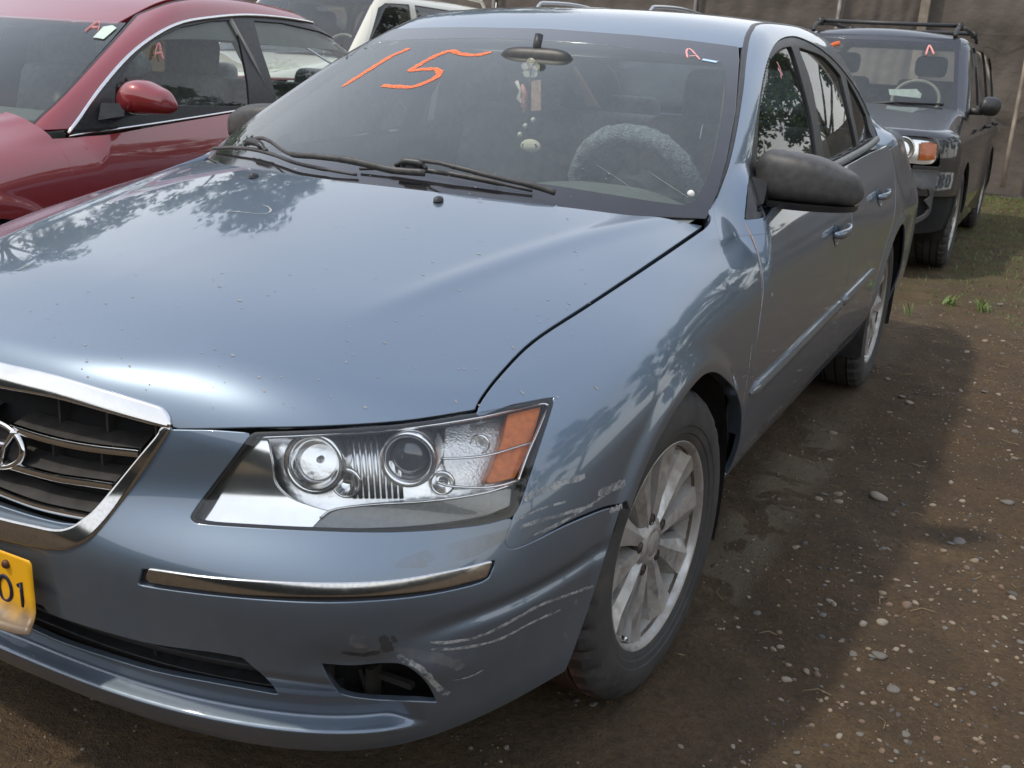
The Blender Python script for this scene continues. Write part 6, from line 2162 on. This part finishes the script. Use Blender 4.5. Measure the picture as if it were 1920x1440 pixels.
# ------------------------------------------------------------------ ground
GR = NB('damp gravelly dirt')
o1 = GR.obj()
big = GR.noise(.7, 5, .6); mid = GR.noise(5, 6, .65); fine = GR.noise(70, 6, .7); grit = GR.noise(260, 3, .6)
base = GR.mix(GR.ramp(big, [(.35, 0.0), (.65, 1.0)]), (.135, .088, .048), (.200, .135, .075))
base = GR.mix(GR.ramp(mid, [(.40, 0.0), (.66, .75)]), base, (.092, .066, .043))
base = GR.mix(GR.ramp(fine, [(.35, .55), (.70, 0.0)]), base, (.050, .036, .024))
base = GR.mix(GR.ramp(grit, [(.60, .0), (.68, .5)]), base, (.25, .20, .15))
crumb = GR.noise(34, 5, .75)
base = GR.mix(GR.ramp(crumb, [(.52, .0), (.66, .6)]), base, (.060, .043, .029))
base = GR.mix(GR.ramp(GR.noise(130, 4, .7), [(.60, .0), (.70, .55)]), base, (.035, .027, .021))
sx_ = GR.n('ShaderNodeSeparateXYZ'); GR.l(o1, sx_.inputs[0])
# pale dried strip along the sedan with dark oil blots in it
dx_ = GR.math('ABSOLUTE', GR.math('SUBTRACT', sx_.outputs['X'], GR.math('ADD', .81, GR.math('MULTIPLY', mid, .10))))
strip = GR.math('MULTIPLY', GR.ramp(dx_, [(.055, 1.0), (.12, 0.0)]), GR.ramp(sx_.outputs['Y'], [(.0, 0.0), (.02, 1.0)]))
yl = GR.ramp(GR.math('DIVIDE', sx_.outputs['Y'], 4.0), [(.04, 0.0), (.16, 1.0), (.46, 1.0), (.56, .25)])
blot = GR.ramp(GR.noise(4.2, 4, .6, dist=.8), [(.52, 1.0), (.56, 0.0)])
base = GR.mix(GR.math('MULTIPLY', GR.math('MULTIPLY', strip, yl), GR.math('MULTIPLY', blot, .70)), base, (.215, .172, .118))
# moss and thin weeds toward the back right
mossm = GR.math('MULTIPLY', GR.ramp(GR.noise(2.3, 6, .7), [(.42, 0.0), (.60, 1.0)]), GR.ramp(GR.math('DIVIDE', sx_.outputs['Y'], 12.0), [(.30, 0.0), (.60, .65)]))
base = GR.mix(mossm, base, (.105, .110, .040))
wet = GR.ramp(GR.noise(1.1, 4, .6), [(.42, .78), (.60, .96)])
h = GR.math('ADD', GR.math('MULTIPLY', mid, .6), GR.math('ADD', GR.math('MULTIPLY', GR.math('ADD', fine, crumb), .35), GR.math('MULTIPLY', grit, .14)))
GR = GR.done(GR.bsdf(base, wet, 0, GR.bump(h, 1.0, .045), spec=.2))


def gh(x, y):
    """small undulation of the yard"""
    return .010 * (np.sin(x * 2.1 + 1.3) * np.sin(y * 1.7) + .5 * np.sin(x * 5.3 + y * 3.1)) - .004 + .005 * np.sin(x * 13 + 2) * np.sin(y * 11) + .003 * np.sin(x * 29 + y * 17)


gx = np.concatenate([[-150, -60, -25], np.linspace(-8, 6, 300), [20, 60, 150]]); gy = np.concatenate([[-150, -50, -15], np.linspace(-3, 13.5, 330), [30, 80, 200]])
XX, YY = np.meshgrid(gx, gy, indexing='ij')
win = sstep(XX, -8, -6) * (1 - sstep(XX, 4.5, 6)) * sstep(YY, -3, -2) * (1 - sstep(YY, 12, 13.5))
ZZ = gh(XX, YY) * win - .004
for (wx, wy) in ((.785, 0), (.785, 2.73), (-.785, 0)):
    ZZ = np.where(np.hypot(XX - wx, YY - wy) < .35, ZZ * .2 - .003, ZZ)
Vg_ = np.stack([XX.ravel(), YY.ravel(), ZZ.ravel()], 1)
Tg_ = grid_tris(len(gx), len(gy))
ground = link('ground', raw_mesh('ground', Vg_, Tg_.tolist()), None, GR)
tag(ground, kind='structure')


def gz(x, y): return float(gh(np.array(x), np.array(y))) - .004


# stones
STONES = []
for (nm, col) in (('grey pebble', (.15, .135, .115)), ('tan pebble', (.24, .18, .125)), ('dark pebble', (.085, .075, .068)), ('pale pebble', (.27, .23, .175)), ('rosy pebble', (.17, .115, .08))):
    STONES.append(simple(nm, col, .75, 0, .3, 60, .4, 220))


def pebble_vf(rr, s_=1.0, lv=2):
    bm = bmesh.new()
    bmesh.ops.create_icosphere(bm, subdivisions=lv, radius=1.0)
    a, b, c = rr.uniform(.75, 1.25), rr.uniform(.6, 1.0), rr.uniform(.38, .62)
    k = [np.array([rr.gauss(0, 1) for _ in range(3)]) for _ in range(4)]
    V = []
    for v in bm.verts:
        p = np.array(v.co)
        d = 1 + sum(.10 * math.sin(1.6 * (p @ q_) + i) for i, q_ in enumerate(k))
        for q_ in k[:3]:
            qq = q_ / np.linalg.norm(q_); t = p @ qq
            if t > .72: p = p - qq * (t - .72) * .7
        V.append((p[0] * d * a * s_, p[1] * d * b * s_, p[2] * d * c * s_))
    F = [[v.index for v in f.verts] for f in bm.faces]
    bm.free()
    return V, F


PM = []
for i in range(10):
    me = raw_mesh('stone', *pebble_vf(random.Random(40 + i))); me.materials.append(STONES[i % 5]); PM.append(me)


def put_stone(x, y, r, k, parent=ground, lb=None, name='stone'):
    o = bpy.data.objects.new(name, PM[k % 10]); COL.objects.link(o)
    o.location = (x, y, gz(x, y) + r * .06); o.scale = (r,) * 3; o.rotation_euler = (rnd.uniform(-.2, .2), rnd.uniform(-.2, .2), rnd.uniform(0, 6))
    if parent: o.parent = parent
    if lb: tag(o, lb, 'stone', 'loose stones on the dirt')
    return o


HAND = [((1648, 927), 34, 3, 'largest pale pebble, alone on the dirt beside the sedan doors'), ((1700, 1128), 24, 4, 'rosy squarish pebble in the sunny strip'), ((1655, 1102), 20, 1, None), ((1618, 1167), 22, 8, None), ((1655, 1160), 26, 3, 'pale oval pebble in the cluster on the right'), ((1480, 1240), 15, 1, None), ((1748, 1268), 16, 1, None), ((1756, 1386), 16, 4, None),
        ((1830, 1038), 22, 1, 'tan pebble at the right edge of the gravel'), ((1545, 925), 14, 0, None), ((1570, 922), 22, 1, None), ((1572, 937), 18, 3, None), ((1535, 934), 16, 3, None), ((1400, 1070), 12, 3, None), ((1420, 1142), 14, 0, None), ((1380, 1150), 14, 1, None), ((1385, 1168), 10, 3, None), ((1543, 1148), 13, 0, None), ((1476, 1265), 22, 3, None), ((1328, 1265), 14, 0, None),
        ((1650, 1225), 28, 0, 'flat grey stone below the pale oval pebble'), ((1600, 1222), 15, 0, None), ((1682, 1210), 14, 3, None), ((1628, 1213), 12, 1, None), ((1555, 856), 14, 1, None), ((1563, 806), 22, 1, None), ((1705, 756), 14, 3, None), ((1280, 1396), 26, 1, None), ((1375, 1394), 18, 3, None), ((1675, 1288), 24, 0, None), ((1800, 1006), 22, 0, None), ((1770, 1022), 18, 1, None), ((1785, 1008), 14, 0, None), ((1815, 1050), 16, 4, None),
        ((1890, 938), 24, 0, None), ((1806, 930), 16, 3, None), ((1900, 1100), 22, 2, None), ((1550, 1305), 12, 1, None), ((1540, 1308), 14, 1, None), ((1080, 1310), 18, 2, None), ((1110, 1315), 20, 0, None), ((1140, 1312), 22, 4, None), ((950, 1395), 14, 3, None), ((1060, 1400), 12, 3, None), ((1092, 1372), 10, 3, None)]
dcam = lambda p: float((p - CAM) @ CD)
for (pp, size, k, lb) in HAND:
    p = at(np.array(pp, float), 'z', .0)
    r = size / 2 / FPX * dcam(p)
    put_stone(p[0], p[1], r * 1.05, k, None if lb else ground, lb)
n_put = 0
while n_put < 230:
    pp = (rnd.uniform(1150, 1930), rnd.uniform(560, 1450))
    if pp[0] < 1340 + (1300 - pp[1]) * .55: continue
    p = at(np.array(pp), 'z', .0)
    if p[0] < .93: continue
    size = rnd.choice([9, 10, 11, 12, 14, 17]) * (.6 + .4 * (pp[1] / 1440))
    put_stone(p[0], p[1], size / 2 / FPX * dcam(p), rnd.randrange(10)); n_put += 1
# fine gravel, beyond counting
V = []; F = []; MI = []
base_p = [pebble_vf(random.Random(90 + i), 1.0, 1) for i in range(8)]
cl = [(rnd.uniform(.8, 2.6), rnd.uniform(-.6, 6), rnd.uniform(.15, .5)) for _ in range(34)]
for i in range(19000):
    if i % 3 == 0:
        c_ = cl[rnd.randrange(len(cl))]; x, y = rnd.gauss(c_[0], c_[2]), rnd.gauss(c_[1], c_[2] * 1.6)
    elif i % 7 == 1: x, y = rnd.uniform(-1.0, 1.2), rnd.uniform(-1.3, .2)
    else:
        y = rnd.uniform(-1.2, 9) if rnd.random() < .6 else rnd.uniform(-1, 3); x = rnd.uniform(.7, 2.9)
    r = abs(rnd.gauss(0, .0024)) + .0010
    bv_, bf_ = base_p[i % 8]
    a = rnd.uniform(0, 6); c, s_ = math.cos(a), math.sin(a); z = gz(x, y) + r * .15
    o = len(V)
    V += [(x + r * (q_[0] * c - q_[1] * s_), y + r * (q_[0] * s_ + q_[1] * c), z + r * q_[2]) for q_ in bv_]
    F += [[q_ + o for q_ in f] for f in bf_]
    MI += [rnd.choice((0, 1, 1, 2, 2, 2, 5, 5, 5, 1, 3, 4))] * len(bf_)
me = bpy.data.meshes.new('gravel'); me.from_pydata(V, [], F)
for m_ in STONES + [simple('dirt crumb', (.085, .060, .040), .95, 0, .3, 60)]: me.materials.append(m_)
me.polygons.foreach_set('material_index', MI); me.polygons.foreach_set('use_smooth', [True] * len(F))
tag(link('gravel', me), 'fine gravel and grit scattered over the damp dirt', 'gravel', kind='stuff')

# weeds and sparse grass
GRASS = simple('weed green', (.10, .17, .03), .6, 0, .35, 20)
DRY = simple('dry stalk', (.30, .22, .12), .8, 0, .3, 20)


def blade_vf(x, y, h_, w_, a, lean, z0):
    d = np.array([math.cos(a), math.sin(a), 0]); n_ = np.array([-math.sin(a), math.cos(a), 0])
    V = []
    for t in (0, .35, .7, 1.0):
        p = np.array([x, y, z0]) + d * lean * t * t + np.array([0, 0, h_ * t * (1 - .25 * t)])
        ww = w_ * (1 - t ** 1.5)
        V += [p - n_ * ww, p + n_ * ww]
    return V, [(0, 1, 3, 2), (2, 3, 5, 4), (4, 5, 7, 6)]


for (pp, hh, lb) in (((1703, 588), .12, 'thin two bladed weed beside the rear wheel of the blue sedan'), ((1782, 570), .09, 'leafy yellow green weed in the middle of the path'), ((1842, 580), .10, 'spreading green weed at the right of the path')):
    p = at(np.array(pp, float), 'z', 0.0)
    parts = [blade_vf(p[0] + rnd.gauss(0, .02), p[1] + rnd.gauss(0, .03), hh * rnd.uniform(.5, 1.1), .006, rnd.uniform(0, 6), rnd.uniform(.02, .12), gz(p[0], p[1])) for _ in range(4 if 'thin' in lb else 16)]
    tag(vf_obj('weed', merge(parts), GRASS), lb, 'weed')
parts = []
for i in range(6500):
    y = rnd.uniform(4.5, 12.5); x = rnd.gauss(1.35, .45) if y < 8 else rnd.uniform(.7, 2.4)
    if rnd.random() > (y - 3.5) / 7: continue
    parts.append(blade_vf(x, y, rnd.uniform(.01, .035) + (.05 * rnd.random() if y > 11.6 else 0), .003, rnd.uniform(0, 6), rnd.uniform(.0, .04), gz(x, y)))
tag(vf_obj('grass', merge(parts), GRASS), 'sparse short grass toward the foot of the fence', 'grass', kind='stuff')
parts = []
for i in range(160):
    x, y = rnd.uniform(.85, 2.4), rnd.uniform(-.6, 5); a = rnd.uniform(0, 6); L = rnd.uniform(.01, .035); z = gz(x, y) + .004
    parts.append(tube([(x, y, z), (x + L * math.cos(a), y + L * math.sin(a), z + .003), (x + 2 * L * math.cos(a + .4), y + 2 * L * math.sin(a + .4), z)], .0009, 4))
tag(vf_obj('twigs', merge(parts), DRY), 'dry twigs and stalks strewn over the dirt', 'twigs', kind='stuff')
